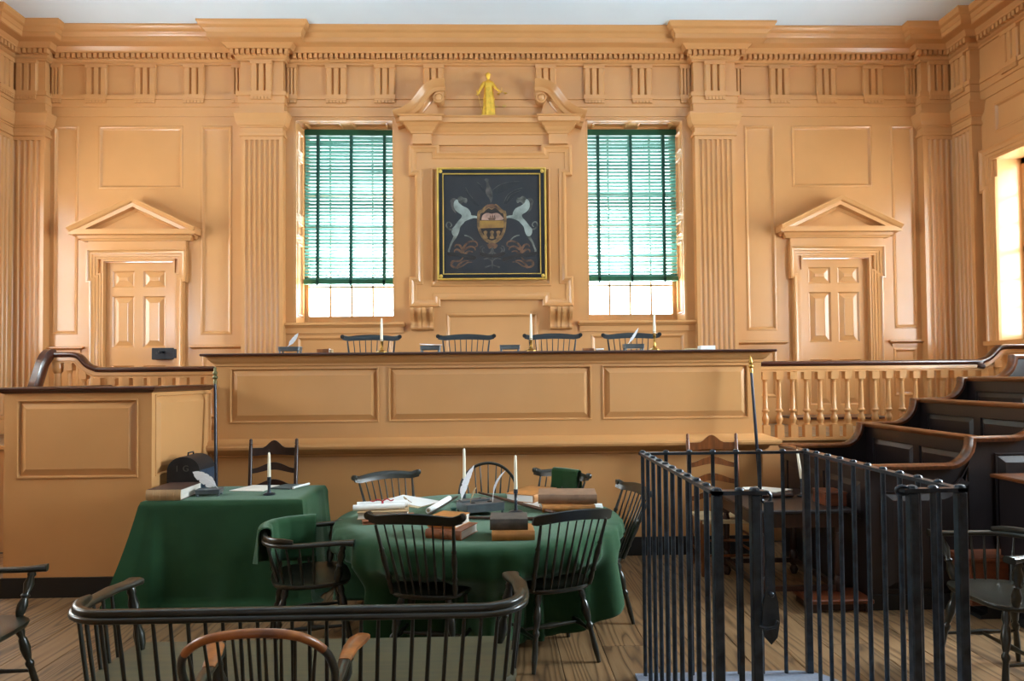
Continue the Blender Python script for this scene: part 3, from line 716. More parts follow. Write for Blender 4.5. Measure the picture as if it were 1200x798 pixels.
def pew_face(y, name, front):
    poly = NP + [(5.3, 0), (JX[0], 0)]
    holes = []
    o = MB().prism(poly, lambda u, v: (u, y, v), lambda u, v: (u, y+.035, v)).build(name, PEW, jb)
    MB().sweep([(x, y+.017, z) for x, z in NP], FRONT, RAILP).build('rail_cap', PEWRAIL, o, smooth=40)
    if front:
        def fld(poly): 
            mb = MB(); c = Vector((sum(p[0] for p in poly)/len(poly), 0, sum(p[1] for p in poly)/len(poly)))
            out = [Vector((u, y-.001, v)) for u, v in poly]
            mb.sweep(out, FRONT, [(-.012, 0), (-.01, .008), (-.002, .008), (.004, .001), (.05, .022), (.052, .022)], closed=True)
            n = len(poly); k = 6
            mb.f.append(tuple(i*k+5 for i in range(n)))
            return mb
        top = [(3.10, .83), (3.0, .79), (2.9, .78)]
        curve = [(3.21, .93), (3.16, .87), (3.09, .815), (3.0, .79), (2.92, .785)]
        p1 = [(2.66, .13), (2.985, .13), (2.985, .785), (2.66, .785)]
        p2 = [(3.06, .13), (3.25, .13), (3.25, .97), (3.20, .89), (3.14, .83), (3.06, .79)]
        p1b = [(2.66, .135), (3.24, .135), (3.24, .95), (3.20, .88), (3.14, .825), (3.06, .79), (2.98, .782), (2.66, .782)]
        p3 = [(3.44, .135), (3.95, .135), (3.95, 1.03), (3.44, 1.03)]
        for p in (p1b, p3): fld(p).build('panel', PEW, o, smooth=15)
        MB().box(JX[0]-.012, 5.3, y-.02, y, 0, .10).build('base_moulding', BLACK, o)
    return o
pew_face(JF, 'front_face', True); pew_face(JR, 'rear_face', False)
def pew_side(i):
    x, zt = JX[i], JZ[i]; L = JR-JF
    zb = 0 if i == 0 else JZ[i]-.55
    mb = MB(); ps = [(JF+.12, JF+.68, zt-.36, zt-.10), (JF+.76, JR-.1, zt-.36, zt-.10)]
    fm = lambda u, d, z: (x+d, u, z)
    grid_wall(JF+.035, JR, zb, zt, ps, 0, .035, fm, mb); mb.box(x+.02, x+.035, JF+.035, JR, zb, zt)
    o = mb.build('row_wall', PEW, jb)
    MB().sweep([(x+.017, JF+.03, zt), (x+.017, JR, zt)], (1, 0, 0), [(a, b*.8) for a, b in RAILP] if True else None).build('rail_cap', PEWRAIL, o, smooth=40)
    for p in ps:
        q = MB(); u0, u1, z0, z1 = p
        path = [fm(u1, 0, z0), fm(u0, 0, z0), fm(u0, 0, z1), fm(u1, 0, z1)]
        q.sweep(path, (-1, 0, 0), [(0, -.001), (.004, -.014), (.008, -.014), (.045, .004), (.05, .004)], closed=True)
        q.add([fm(u1-.05, -.004, z0+.05), fm(u0+.05, -.004, z0+.05), fm(u0+.05, -.004, z1-.05), fm(u1-.05, -.004, z1-.05)], [(0, 1, 2, 3)])
        q.build('panel', PEW, o, smooth=15)
for i in range(4): pew_side(i)
for i in range(4): MB().box(JX[i]+.04, JX[i+1], JF+.04, JR, JZ[i]-.85 if i else .0, JZ[i]-.60).build('row_floor', PEW, jb)

# ================================================================== CHAIRS
LEGP = [(0, .016), (.10, .021), (.16, .013), (.19, .019), (.30, .024), (.42, .017), (.46, .012), (.49, .02), (.52, .02), (.56, .014), (.80, .017), (1, .011)]
PLAINLEG = [(0, .018), (.3, .021), (.55, .019), (1, .012)]
SPIN = [(0, .0055), (.25, .008), (.4, .009), (.7, .006), (1, .0045)]
POST = [(0, .013), (.12, .016), (.2, .012), (.23, .018), (.27, .012), (.5, .017), (.62, .012), (.64, .016), (.67, .011), (1, .008)]
def seat_mesh(hw, d0, d1, z, name, m, parent, rnd=.6):
    """shaped saddle seat, d0 rear (negative), d1 front"""
    pts = []
    for k in range(28):
        a = 2*PI*k/28; ca, sa = math.cos(a), math.sin(a)
        x = hw*math.copysign(abs(ca)**rnd, ca); y = math.copysign(abs(sa)**rnd, sa)
        y = d1*y if y > 0 else -d0*y
        x *= 1-.12*(1 if y < 0 else 0)*min(1, abs(y/d0))
        pts.append((x, y))
    mb = MB(); n = len(pts); cy = (d0+d1)/2
    rings = [(.82, -.036), (.97, -.026), (1, -.012), (.985, -.002), (.9, 0), (.6, -.010), (.2, -.012)]
    for k, dz in rings:
        mb.v += [Vector((x*k, cy+(y-cy)*k, z+dz)) for x, y in pts]
    for r in range(len(rings)-1):
        for i in range(n):
            j = (i+1) % n; mb.f.append((r*n+i, r*n+j, (r+1)*n+j, (r+1)*n+i))
    mb.f.append(tuple(range(n))[::-1]); mb.f.append(tuple(len(mb.v)-n+i for i in range(n)))
    return mb.build(name, m, parent, smooth=60)
def legs(root, m, z, fx, fy, rx, ry, prof, foot=(.07, .07)):
    ends = {}
    for sx in (-1, 1):
        for fr_ in (1, 0):
            x, y = sx*(fx if fr_ else rx), (fy if fr_ else ry)
            p0 = (x, y, z-.03); p1 = (x+sx*foot[0], y+(foot[1] if fr_ else -foot[1]*1.15), 0)
            MB().turned(p0, p1, prof, 10).build('leg', m, root, smooth=50); ends[sx, fr_] = (Vector(p0), Vector(p1))
    st = [(0, .008), (.3, .011), (.5, .018), (.7, .011), (1, .008)]; mids = []
    for sx in (-1, 1):
        a = ends[sx, 1]; b = ends[sx, 0]; p = a[0].lerp(a[1], .6); q = b[0].lerp(b[1], .58)
        MB().turned(p, q, st, 8).build('stretcher', m, root, smooth=50); mids.append(p.lerp(q, .5))
    MB().turned(mids[0], mids[1], st, 8).build('stretcher', m, root, smooth=50)
def fan_chair(name, label, loc, f, m=None, seat_h=.42, top=.84, ears=True, nsp=7, width=.24, group='fan-back Windsor chairs round the table'):
    m = m or WINDSOR
    r = thing(name, label, 'chair', (loc[0], loc[1], loc[2] if len(loc) > 2 else 0), math.atan2(f[1], f[0])-PI/2, group)
    seat_mesh(.225, -.20, .21, seat_h, 'seat', m, r)
    legs(r, m, seat_h, .15, .13, .13, -.13, LEGP)
    # crest
    H = top; yb = -.30
    cy = lambda t: yb-.045*(1-t*t)            # middle bowed back
    def cz(t): return H-.030+.022*math.cos(t*PI*.5)+(.02*(abs(t)-.8)/.2*5*.2 if abs(t) > .8 and ears else 0)
    N = 24; low, up_, = [], []
    mb = MB(); sec = []
    for k in range(N+1):
        t = -1+2*k/N; x = t*width*1.12
        hh = .024+.006*math.cos(t*PI/2) if ears else .030
        if ears and abs(t) > .86: hh = .026-.0*abs(t)
        if not ears and abs(t) > .93: hh = .022
        zc = cz(t); th = .0085 if abs(t) < .85 or not ears else .012
        y = cy(t)
        for dy, dz in ((-th, -hh), (th, -hh), (th*1.1, 0), (th, hh*.85), (0, hh), (-th, hh*.85), (-th*1.1, 0)): mb.v.append(Vector((x, y+dy-.02*(dz/.05), zc+dz)))
    for k in range(N):
        for q in range(7): mb.f.append((k*7+q, k*7+(q+1) % 7, (k+1)*7+(q+1) % 7, (k+1)*7+q))
    mb.f.append(tuple(range(7))); mb.f.append(tuple(N*7+q for q in range(7)))
    if ears:
        for sx in (-1, 1): mb.lathe([(-.014, .012), (-.012, .022), (.012, .022), (.015, .012)], (sx*width*1.12, cy(1), cz(1)+.006), (sx*width*1.12, cy(1)-1, cz(1)+.006), 12)
    mb.build('crest_rail', m, r, smooth=50)
    for sx in (-1, 1):
        MB().turned((sx*.175, -.155, seat_h-.005), (sx*width*.93, cy(.83), H-.05), POST, 8).build('back_post', m, r, smooth=50)
    for i in range(nsp):
        t = -1+2*(i+1)/(nsp+1)
        MB().turned((t*.16, -.165-.02*(1-t*t), seat_h-.005), (t*width*.93, cy(t*.83), H-.04), SPIN, 6).build('spindle', m, r, smooth=60)
    return r
c6 = fan_chair('windsor_side_chair', 'fan-back Windsor chair with upturned crest ears at the front of the round table', (-.33, -4.71), (.2, .98), seat_h=.44, top=.88, width=.225)
c5 = fan_chair('windsor_side_chair', 'Windsor chair with plain bent crest at right front of the round table', (.335, -4.60), (-.36, .93), seat_h=.43, top=.865, ears=False, width=.21)
c4 = fan_chair('windsor_side_chair', 'fan-back Windsor chair at the right side of the round table, seen side-on', (.66, -3.98), (-.98, -.2))
c1 = fan_chair('windsor_side_chair', 'fan-back Windsor chair at the back left of the round table behind the white sheet', (-.65, -3.39), (.55, -.835))
c3 = fan_chair('windsor_side_chair', 'fan-back Windsor chair with a dark green cloth over its crest, behind the stacked books', (.33, -3.37), (-.70, -.71))
JY = -1.62
for x, f, lb in ((-1.20, (.16, -1), 'leftmost'), (-.265, (0, -1), 'second from the left'), (.60, (-.12, -1), 'third from the left'), (1.42, (-.14, -1), 'rightmost, under the right window')):
    fan_chair('judge_chair', {'leftmost': 'blue-black comb-back chair behind the bench, below the left window', 'second from the left': 'comb-back chair behind the bench, below the left half of the painting', 'third from the left': 'comb-back chair behind the bench with a brass candlestick before its left ear'}.get(lb, 'comb-back chair behind the bench, below the right window'), (x, JY, .98), f, WINBLUE, .45, 1.04, True, 7, .26, 'comb-back chairs behind the judges bench')

def hoop_chair():
    m = WINDSOR; sh = .42
    r = thing('windsor_side_chair', 'round hoop-back Windsor chair on the far side of the round table', 'chair', (-.03, -3.17, 0), PI)
    seat_mesh(.22, -.2, .21, sh, 'seat', m, r); legs(r, m, sh, .15, .13, .13, -.13, LEGP)
    hp = spline([(-.185, -.17, sh), (-.225, -.21, sh+.14), (-.232, -.235, sh+.25), (-.195, -.26, sh+.36), (-.11, -.28, sh+.44), (0, -.285, sh+.468), (.11, -.28, sh+.44), (.195, -.26, sh+.36), (.232, -.235, sh+.25), (.225, -.21, sh+.14), (.185, -.17, sh)], 5)
    MB().tube(hp, .0125, 8).build('hoop', m, r, smooth=60)
    for i in range(7):
        t = -1+2*(i+1)/8; x = t*.235
        top = min(hp[8:-8], key=lambda p: abs(p.x-x)); MB().turned((t*.16, -.185, sh-.005), (top.x, top.y, top.z), SPIN, 6).build('spindle', m, r, smooth=60)
    return r
hoop_chair()

def arm_rail(mb, hw, y0, y1, z, w=.024, t=.013, knuckle=True, bow=0):
    """U-shaped low back rail, open to +y, ends in knuckled arms"""
    R_ = min(hw, .2)
    pts = [(hw+.03, y1, z)]+[(hw+.005, y1-.08, z)]+[(hw, y0+R_+.02, z)]
    pts += [(hw-R_+R_*math.cos(a), y0+R_-R_*math.sin(a), z) for a in [PI/2*k/6 for k in range(1, 7)]]
    pts += [(-x, y, zz) for x, y, zz in pts[::-1]]
    P = [Vector(p) for p in pts]
    mb.tube(P, [w*1.35]+[w*1.05]+[w]*(len(P)-4)+[w*1.05]+[w*1.35], 10, sec=(1, t/w))
    return P
def path_at(P, t):
    L = [0]
    for a, b in zip(P[:-1], P[1:]): L.append(L[-1]+(b-a).length)
    s = t*L[-1]
    for i in range(len(P)-1):
        if L[i+1] >= s: return P[i].lerp(P[i+1], (s-L[i])/max(1e-6, L[i+1]-L[i]))
    return P[-1]
ARMPOST = [(0, .014), (.1, .022), (.25, .025), (.4, .014), (.45, .022), (.5, .014), (.7, .024), (.85, .015), (.9, .021), (1, .013)]
def low_arm_chair(label, loc, f, h=.65, sh=.42, m=None, group=None, name='windsor_armchair', hw=.27):
    m = m or WINDSOR
    r = thing(name, label, 'chair', (loc[0], loc[1], 0), math.atan2(f[1], f[0])-PI/2, group)
    seat_mesh(hw-.015, -.23, .23, sh, 'seat', m, r); legs(r, m, sh, .18, .15, .16, -.15, LEGP)
    mb = MB(); P = arm_rail(mb, hw, -.26, .22, h); 
    bk = [p+Vector((0, -.004, .022)) for p in P if p.y < -.05]
    mb.tube(bk, [.012]+[.02]*(len(bk)-2)+[.012], 8, sec=(.7, 1))
    mb.build('arm_rail', m, r, smooth=50)
    for sx in (-1, 1): MB().turned((sx*(hw-.05), .13, sh-.005), (sx*(hw+.012), .16, h-.005), ARMPOST, 10).build('arm_post', m, r, smooth=50)
    n = 13
    for i in range(n):
        p = path_at(P, .17+.66*i/(n-1)); q = Vector((p.x*.86, -.20+(p.y+.26)*.80, sh-.005))
        MB().turned(q, (p.x, p.y, h), SPIN, 6).build('spindle', m, r, smooth=60)
    return r
c7 = low_arm_chair('low-back Windsor armchair with a green cloth over its back, at left of the round table', (-1.09, -4.36), (.95, .31), hw=.285)
low_arm_chair('Windsor armchair cut off by the left edge of the picture, arm pointing right', (-2.46, -5.32), (1, .05), h=.645, sh=.43, group=None)
low_arm_chair('Windsor armchair at the right edge of the picture, before the small reddish chest', (2.68, -5.06), (-1, -.03), h=.70, sh=.455)

def sackback(loc, f):
    m = WINDSOR; sh = .42; h = .65; hw = .215
    r = thing('windsor_armchair', 'sack-back Windsor armchair with worn orange-brown bow in front of the settee', 'chair', (loc[0], loc[1], 0), math.atan2(f[1], f[0])-PI/2)
    seat_mesh(.225, -.21, .24, sh, 'seat', m, r); legs(r, m, sh, .18, .15, .16, -.15, LEGP)
    mb = MB(); P = arm_rail(mb, hw, -.26, .27, h, .02, .011); mb.build('arm_bow', m, r, smooth=50)
    for sx in (-1, 1):
        hd = MB().tube([(sx*(hw+.002), .06, h+.004), (sx*(hw+.012), .16, h+.006), (sx*(hw+.03), .235, h+.006), (sx*(hw+.045), .285, h+.002)], [.02, .026, .033, .028], 10, sec=(1, .45)); hd.build('hand_hold', WORN, r, smooth=50)
        tag(r.children[-1], 'worn bare wood hand-hold')
        MB().turned((sx*.18, .14, sh-.005), (sx*(hw+.008), .17, h-.005), ARMPOST, 10).build('arm_post', m, r, smooth=50)
    hp = spline([(-0.209, -.13, h), (-0.215, -.19, h+.08), (-0.193, -.26, h+.165), (-0.123, -.31, h+.225), (0, -.33, h+.245), (0.123, -.31, h+.225), (0.193, -.26, h+.165), (0.215, -.19, h+.08), (0.209, -.13, h)], 6)
    i0, i1 = 12, len(hp)-13
    MB().tube(hp, .0125, 9).build('bow', m, r, smooth=60)
    o = MB().tube(hp[i0+1:i1+1], .0131, 9).build('worn_bow_top', WORN, r, smooth=60); tag(o, 'bow top worn to bare orange wood')
    for i in range(9):
        t = -1+2*(i+1)/10; x = t*.215; top = min(hp, key=lambda p: abs(p.x-x)+(1 if p.z < h+.06 and abs(t) < .85 else 0))
        MB().turned((t*.165, -.19+.03*t*t, sh-.005), top, SPIN, 6).build('spindle', m, r, smooth=60)
    for sx in (-1, 1):
        for k, y in enumerate((-.08, 0.0, .07)):
            MB().turned((sx*.19, y, sh-.005), (sx*hw, y-.01, h), SPIN, 6).build('spindle', m, r, smooth=60)
    return r
sackback((-.69, -6.38), (-.10, 1))

# ---- the long low-back settee
def settee():
    m = WINDSOR; h = .685; sh = .40
    r = thing('windsor_settee', 'long low-back Windsor settee with a green-tan seat, its back towards us', 'settee', (-.755, -5.64, 0))
    hw = .885; y0, y1 = -.30, .20; R_ = .17
    pts = [(hw-.035, y1+.02, h), (hw-.03, y1-.03, h), (hw-.0, y1-.12, h), (hw+.005, y0+R_+.05, h), (hw, y0+R_, h)] + [(hw-R_+R_*math.cos(a), y0+R_-R_*math.sin(a), h) for a in [PI/2*k/8 for k in range(1, 9)]]
    P = [Vector(p) for p in pts]; P = P+[Vector((-p.x, p.y, p.z)) for p in P[::-1]]
    mb = MB(); mb.tube(P, [.040, .036, .034]+[.032]*(len(P)-6)+[.034, .036, .040], 12, sec=(1, .42))
    bk = [p+Vector((0, 0, .020)) for p in P if p.y < -.02]; mb.tube(bk, [.014]+[.022]*(len(bk)-2)+[.014], 10, sec=(.9, .8))
    mb.build('arm_rail', m, r, smooth=50)
    s_ = MB()
    out = [(hw-.05, .245), (hw-.03, .18), (hw-.02, y0+.2)]+[(hw-.02-.19+.19*math.cos(a), y0+.20-.19*math.sin(a)) for a in [PI/2*k/6 for k in range(1, 7)]]
    out = out+[(-x, y) for x, y in out[::-1]]
    n = len(out); rings = [(.98, -.05), (1.0, -.035), (1.0, -.012), (.99, 0)]
    for k, dz in rings: s_.v += [Vector((x-(1-k)*math.copysign(.4, x), y*k, sh+dz)) for x, y in out]
    for q in range(3):
        for i in range(n): j = (i+1) % n; s_.f.append((q*n+i, q*n+j, (q+1)*n+j, (q+1)*n+i))
    s_.f.append(tuple(range(n))[::-1]); s_.f.append(tuple(3*n+i for i in range(n)))
    s_.build('seat', SEAT, r, smooth=40)
    for sx in (-1, 1): MB().turned((sx*(hw-.09), .16, sh-.005), (sx*(hw-.035), .17, h-.005), ARMPOST, 12).build('arm_post', m, r, smooth=50)
    n = 37
    for i in range(n):
        p = path_at(P, .055+.89*i/(n-1)); q = Vector((p.x*.965, p.y*.93 if p.y < 0 else p.y, sh-.005))
        MB().turned(q, (p.x, p.y, h), [(0, .0085), (.5, .0085), (1, .007)], 7).build('spindle', m, r, smooth=60)
    for x in (-.75, -.25, .25, .75):
        for y, dy in ((.17, .04), (-.2, -.05)):
            MB().turned((x, y, sh-.03), (x*1.04, y+dy, 0), LEGP, 10).build('leg', m, r, smooth=50)
    for y in (.19, -.225): MB().turned((-.76, y, .17), (.76, y, .17), [(0, .01), (.5, .014), (1, .01)], 8).build('stretcher', m, r, smooth=50)
settee()

# ---- ladder-back chairs against the bench
def ladder(label, loc, rz, m, w):
    r = thing('ladder_back_chair', label, 'chair', (loc[0], loc[1], 0), rz, 'ladder-back chairs before the bench')
    H = 1.06; y = -.20
    for sx in (-1, 1):
        MB().turned((sx*w/2, y+.02, 0), (sx*w/2*1.02, y-.06, H), [(0, .014), (.05, .018), (.4, .018), (.97, .016), (.98, .011), (.985, .016), (1, .013), (1.018, .014), (1.028, .004)], 10).build('back_post', m, r, smooth=50)
        MB().turned((sx*w/2*1.1, .2, 0), (sx*w/2*1.1, .2, .44), [(0, .014), (.1, .02), (.2, .013), (.3, .02), (1, .019)], 10).build('leg', m, r, smooth=50)
    N = 16
    for i, zb in enumerate((.52, .66, .80, .945)):
        top = i == 3; mb = MB(); yy = y+.02-.08*(zb+.04)/H
        for k in range(N+1):
            t = -1+2*k/N; hump = .5+.5*math.cos(t*PI)
            lo = zb+(.028*hump if not top else .010*hump); hi = zb+.040+.050*hump if not top else zb+.055+.075*hump*(1 if abs(t) < .7 else 1)
            if top and abs(t) > .55: hi = zb+.055+.012
            if top and abs(t) <= .55: hi = zb+.067+.063*(.5+.5*math.cos(t/.55*PI))
            bow = .02*(1-t*t)
            for dy, z in ((-.006, lo), (.006, lo), (.006, hi), (-.006, hi)): mb.v.append(Vector((t*w/2*.97, yy+dy-bow, z)))
        for k in range(N):
            for q in range(4): mb.f.append((k*4+q, k*4+(q+1) % 4, (k+1)*4+(q+1) % 4, (k+1)*4+q))
        mb.build('slat', m, r, smooth=40)
    mb = MB(); mb.prism([(-w/2, y+.02), (w/2, y+.02), (w/2*1.13, .22), (-w/2*1.13, .22)], lambda u, v: (u, v, .415), lambda u, v: (u, v, .44)); mb.build('seat', PARCH, r)
    for z in (.16, .28):
        for a, b in (((-w/2*1.1, .2), (w/2*1.1, .2)), ((-w/2, y), (-w/2*1.1, .2)), ((w/2, y), (w/2*1.1, .2))):
            MB().turned((a[0], a[1], z), (b[0], b[1], z), [(0, .008), (.5, .012), (1, .008)], 8).build('rung', m, r, smooth=50)
ladder('dark walnut ladder-back chair behind the green side table', (-1.835, -2.93), PI, LADDER, .375)
ladder('chestnut brown ladder-back chair behind the iron dock', (1.89, -2.90), PI, LADDER2, .41)

# ================================================================== IRON DOCK
def dock():
    r = thing('prisoner_dock', 'black wrought iron prisoner dock of upright bars, open at the front', 'dock', (0, 0, 0))
    x0, x1, yb, yf, H = .81, 1.683, -4.95, -6.205, 1.18; IR = IRON
    def rail(name, p, q, w=.018, t=.007): 
        p, q = Vector(p), Vector(q); d = (q-p).normalized(); n = Vector((-d.y, d.x, 0)); mb = MB()
        vs = [a+n*u+Vector((0, 0, v)) for a in (p-d*w, q+d*w) for u in (-w, w) for v in (-t, t)]
        mb.add(vs, [(0, 1, 3, 2), (4, 6, 7, 5), (0, 4, 5, 1), (2, 3, 7, 6), (0, 2, 6, 4), (1, 5, 7, 3)]); return mb.build(name, IR, r)
    rail('rail', (x0, yb, H), (x1, yb, H)); rail('rail', (x0, yb, H), (x0, yf, H)); rail('rail', (x1, yb, H), (x1, yf, H))
    rail('rail', (x0, yf, H), (.965, yf, H)); rail('rail', (1.49, yf, H), (x1, yf, H)); rail('sill_rail', (x0, yf, .03), (x1, yf, .03))
    bar = MB().lathe([(0, .0105), (H+.004, .0105)], (0, 0, 0), (0, 0, 1), 8); bar.lathe([(H+.008, .017), (H+.014, .015), (H+.018, .006)], (0, 0, 0), (0, 0, 1), 8)
    first = bar.build('bar', IR, r, smooth=50); first.location = (x0, yb, 0); post = None
    spots = [(x0+(x1-x0)*k/7, yb) for k in range(1, 7)]
    spots += [(x, yb+(yf-yb)*k/10) for x in (x0, x1) for k in range(1, 10)]+[(.89, yf), (1.585, yf)]
    for x, y in spots: share(first, 'bar', r, (x, y, 0))
    pm = MB().cbox(-.017, .017, -.017, .017, 0, H-.008, .004); pm.lathe([(H+.008, .02), (H+.016, .016), (H+.019, .006)], (0, 0, 0), (0, 0, 1), 8); post = pm.build('corner_post', IR, r, loc=(x1, yb, 0))
    for x, y in ((x0, yf), (x1, yf), (.945, yf), (1.51, yf)): share(post, 'corner_post', r, (x, y, 0))
    # hinge eye, hanging hasp and staple of the open gate way
    ring = [Vector((.985+.018*math.cos(a), yf, H-.018+.02*math.sin(a))) for a in [k*2*PI/12 for k in range(13)]]
    MB().tube(ring, .006, 6, up=(0, 1, 0)).build('hinge_eye', IR, r, smooth=60)
    ox, oz = .985-1.225, H-1.10
    hs = MB().prism([(u+ox, v+oz) for u, v in [(1.209, 1.07), (1.241, 1.07), (1.242, .76), (1.252, .72), (1.256, .65), (1.247, .60), (1.225, .575), (1.203, .60), (1.194, .65), (1.198, .72), (1.209, .76)]], lambda u, v: (u, yf-.028, v), lambda u, v: (u, yf-.020, v)).build('hasp', IRON, r)
    MB().tube([(.945, yf-.03, .72), (.96, yf-.05, .72), (.99, yf-.05, .725), (1.0, yf-.05, .745)], .006, 6).build('staple_hook', IRON, hs, smooth=60)
    MB().lathe([(0, .010), (.010, .010), (.014, .005)], (.985, yf-.028, .83), (.985, -9, .83), 8).build('rivet', IRON, hs, smooth=50)
    eye = [Vector((1.475+.022*math.cos(a), yf+.0, H+.014*math.sin(a))) for a in [k*2*PI/12 for k in range(13)]]
    MB().tube(eye, .007, 6, up=(0, 1, 0)).build('hinge_eye', IR, r, smooth=60)
dock()
mt = MB().prism([(.76, -6.6), (1.80, -6.6), (1.80, -5.12)]+[(1.80-.2+.2*math.cos(a), -5.12+.2*math.sin(a)) for a in [PI/2*k/6 for k in range(1, 7)]]+[(.76, -4.92)], lambda u, v: (u, v, .001), lambda u, v: (u, v, .016)).build('floor_mat', MAT)
tag(mt, 'grey-blue floor mat under the iron dock at the bottom edge of the picture', 'mat')

# ================================================================== TABLES AND CLOTHS
def sheet(nu, nv, fn, thick=.004):
    mb = MB(); mb.v = [Vector(fn(i/nu, j/nv)) for i in range(nu+1) for j in range(nv+1)]
    mb.f = [(i*(nv+1)+j, (i+1)*(nv+1)+j, (i+1)*(nv+1)+j+1, i*(nv+1)+j+1) for i in range(nu) for j in range(nv)]
    mb.thick = thick; return mb
def solid(o, t=.004):
    m = o.modifiers.new('thickness', 'SOLIDIFY'); m.thickness = t; m.offset = 1; return o
random.seed(5)
TX, TY, TR, TZ = -.085, -3.95, .93, .668
rt_ = thing('round_table', 'large round table hidden under a green cloth, pedestal feet showing at right', 'table', (TX, TY, 0))
MB().lathe([(0, TR-.02), (.028, TR-.02)], (0, 0, TZ-.034), (0, 0, 1), 48).build('table_top', LADDER2, rt_)
for a in (.2, 1.77, 3.34, 4.91):
    x, y = .42*math.cos(a), .42*math.sin(a); MB().turned((x, y, TZ-.04), (x, y, 0), LEGP, 10).build('leg', LADDER2, rt_, smooth=50)
chair_dirs = [(-.33+.085, -4.71+3.95), (.29+.085, -4.62+3.95), (.66+.085, -3.98+3.95), (-.65+.085, -3.39+3.95), (.33+.085, -3.37+3.95), (-.03+.085, -3.17+3.95), (-1.09+.085, -4.36+3.95)]
chair_ang = [math.atan2(y, x) for x, y in chair_dirs]
def round_cloth():
    NA, NR = 360, 26; mb = MB()
    rad = []
    for j in range(9): rad.append((TR*j/8 if j < 8 else TR, 0))
    for i in range(NR): rad.append((None, (i+1)/NR))
    ph = [random.uniform(0, 2*PI) for _ in range(8)]
    for ri, (r0, t) in enumerate(rad):
        for k in range(NA):
            a = 2*PI*k/NA
            if t == 0:
                r = max(r0, .001); z = TZ+.003-(.010 if ri == 8 else 0)
            else:
                drop = (TZ-.05-.07*math.sin(a*2+1.0)-.04*math.sin(a*5+ph[0])) ; drop = min(drop, TZ-.02)-.20*math.exp(-((((a+.15+PI) % (2*PI))-PI)/.55)**2)
                z = TZ-.010-t*drop
                fold = (.55*math.sin(a*17+ph[1]+.9*math.sin(a*3))+.42*math.sin(a*31+ph[2]+.8*math.sin(a*5))+.30*math.sin(a*49+ph[4]+.6*math.sin(a*7)))*.05*t**.55
                ind = 0
                for ca in chair_ang:
                    d = (a-ca+PI) % (2*PI)-PI
                    ind += .46*math.exp(-(d/.36)**4)
                ind = min(ind, .52)*min(1, max(0, (t-.22)/.22))
                flare = .05*t
                r = TR+.012+flare*(1-ind*1.8)-ind*.75+fold
            mb.v.append(Vector((TX+r*math.cos(a), TY+r*math.sin(a), z)))
    n = len(rad)
    for i in range(n-1):
        for k in range(NA):
            j = (k+1) % NA; mb.f.append((i*NA+k, i*NA+j, (i+1)*NA+j, (i+1)*NA+k))
    o = solid(mb.build('tablecloth', CLOTH, None, smooth=80), .003)
    tag(o, 'dark green baize cloth hanging in folds from the large round table', 'tablecloth')
round_cloth()
GX0, GX1, GY0, GY1, GZ = -2.45, -1.335, -3.665, -2.99, .74
st = thing('side_table', 'rectangular side table hidden under its green cloth left of the round table', 'table', ((GX0+GX1)/2, (GY0+GY1)/2, 0))
MB().box(-.54, .54, -.32, .32, GZ-.03, GZ-.004).build('table_top', LADDER2, st)
for sx in (-1, 1):
    for sy in (-1, 1): MB().box(sx*.5-.025, sx*.5+.025, sy*.28-.025, sy*.28+.025, 0, GZ-.03).build('leg', LADDER2, st)
def rect_cloth():
    cx, cy, hx, hy = (GX0+GX1)/2, (GY0+GY1)/2, (GX1-GX0)/2, (GY1-GY0)/2
    per = []; 
    for (ax, ay), (bx, by), n in (((-hx, -hy), (hx, -hy), 60), ((hx, -hy), (hx, hy), 40), ((hx, hy), (-hx, hy), 60), ((-hx, hy), (-hx, -hy), 40)):
        for k in range(n): t = k/n; per.append((ax+(bx-ax)*t, ay+(by-ay)*t))
    N = len(per); mb = MB(); rings = [(.0, 0), (.5, 0), (.9, 0), (1, 0)]; NR = 26
    def corner_amt(x, y): return max(0, 1-(math.hypot(abs(x)-hx, abs(y)-hy))/.16)
    for k, _ in rings:
        for x, y in per: mb.v.append(Vector((cx+x*k, cy+y*k, GZ+.002-(.004 if k == 1 else 0))))
    for i in range(1, NR+1):
        t = i/NR
        for q, (x, y) in enumerate(per):
            nx = (1 if x >= hx-1e-6 else -1 if x <= -hx+1e-6 else 0); ny = (1 if y >= hy-1e-6 else -1 if y <= -hy+1e-6 else 0)
            c = corner_amt(x, y)
            if c > 0: nx, ny = (math.copysign(1, x) if abs(nx) or c > .5 else nx), (math.copysign(1, y) if abs(ny) or c > .5 else ny)
            l = math.hypot(nx, ny) or 1
            s_ = x if ny else y
            f = .010*t*math.sin(s_*9+1.3)+.008*t*math.sin(s_*21+.4)+.02*t*t*math.sin(s_*5.5)
            off = .008+.035*t+f+c*(.10*t+.05*t*t)*(1.5 if x < 0 and y < 0 else .7)
            side_wall = (x < 0 and nx < 0)
            if y > hy-.01: off = min(off, .03)
            if side_wall and y > -hy+.1: off = min(off, .004)
            z = GZ-.004-t*(GZ-.012)*(.3 if y > hy-.01 else 1)
            if t > .93 and y < hy-.01: off += (t-.93)*.9; z = max(z, .008+.006*math.sin(q*.7))
            mb.v.append(Vector((cx+x+off*nx/l, cy+y+off*ny/l, z)))
    n = len(rings)+NR
    for i in range(n-1):
        for k in range(N):
            j = (k+1) % N; mb.f.append((i*N+k, i*N+j, (i+1)*N+j, (i+1)*N+k))
    o = solid(mb.build('tablecloth', CLOTH, None, smooth=80), .003)
    tag(o, 'green baize cloth falling to the floor round the rectangular side table', 'tablecloth')
rect_cloth()

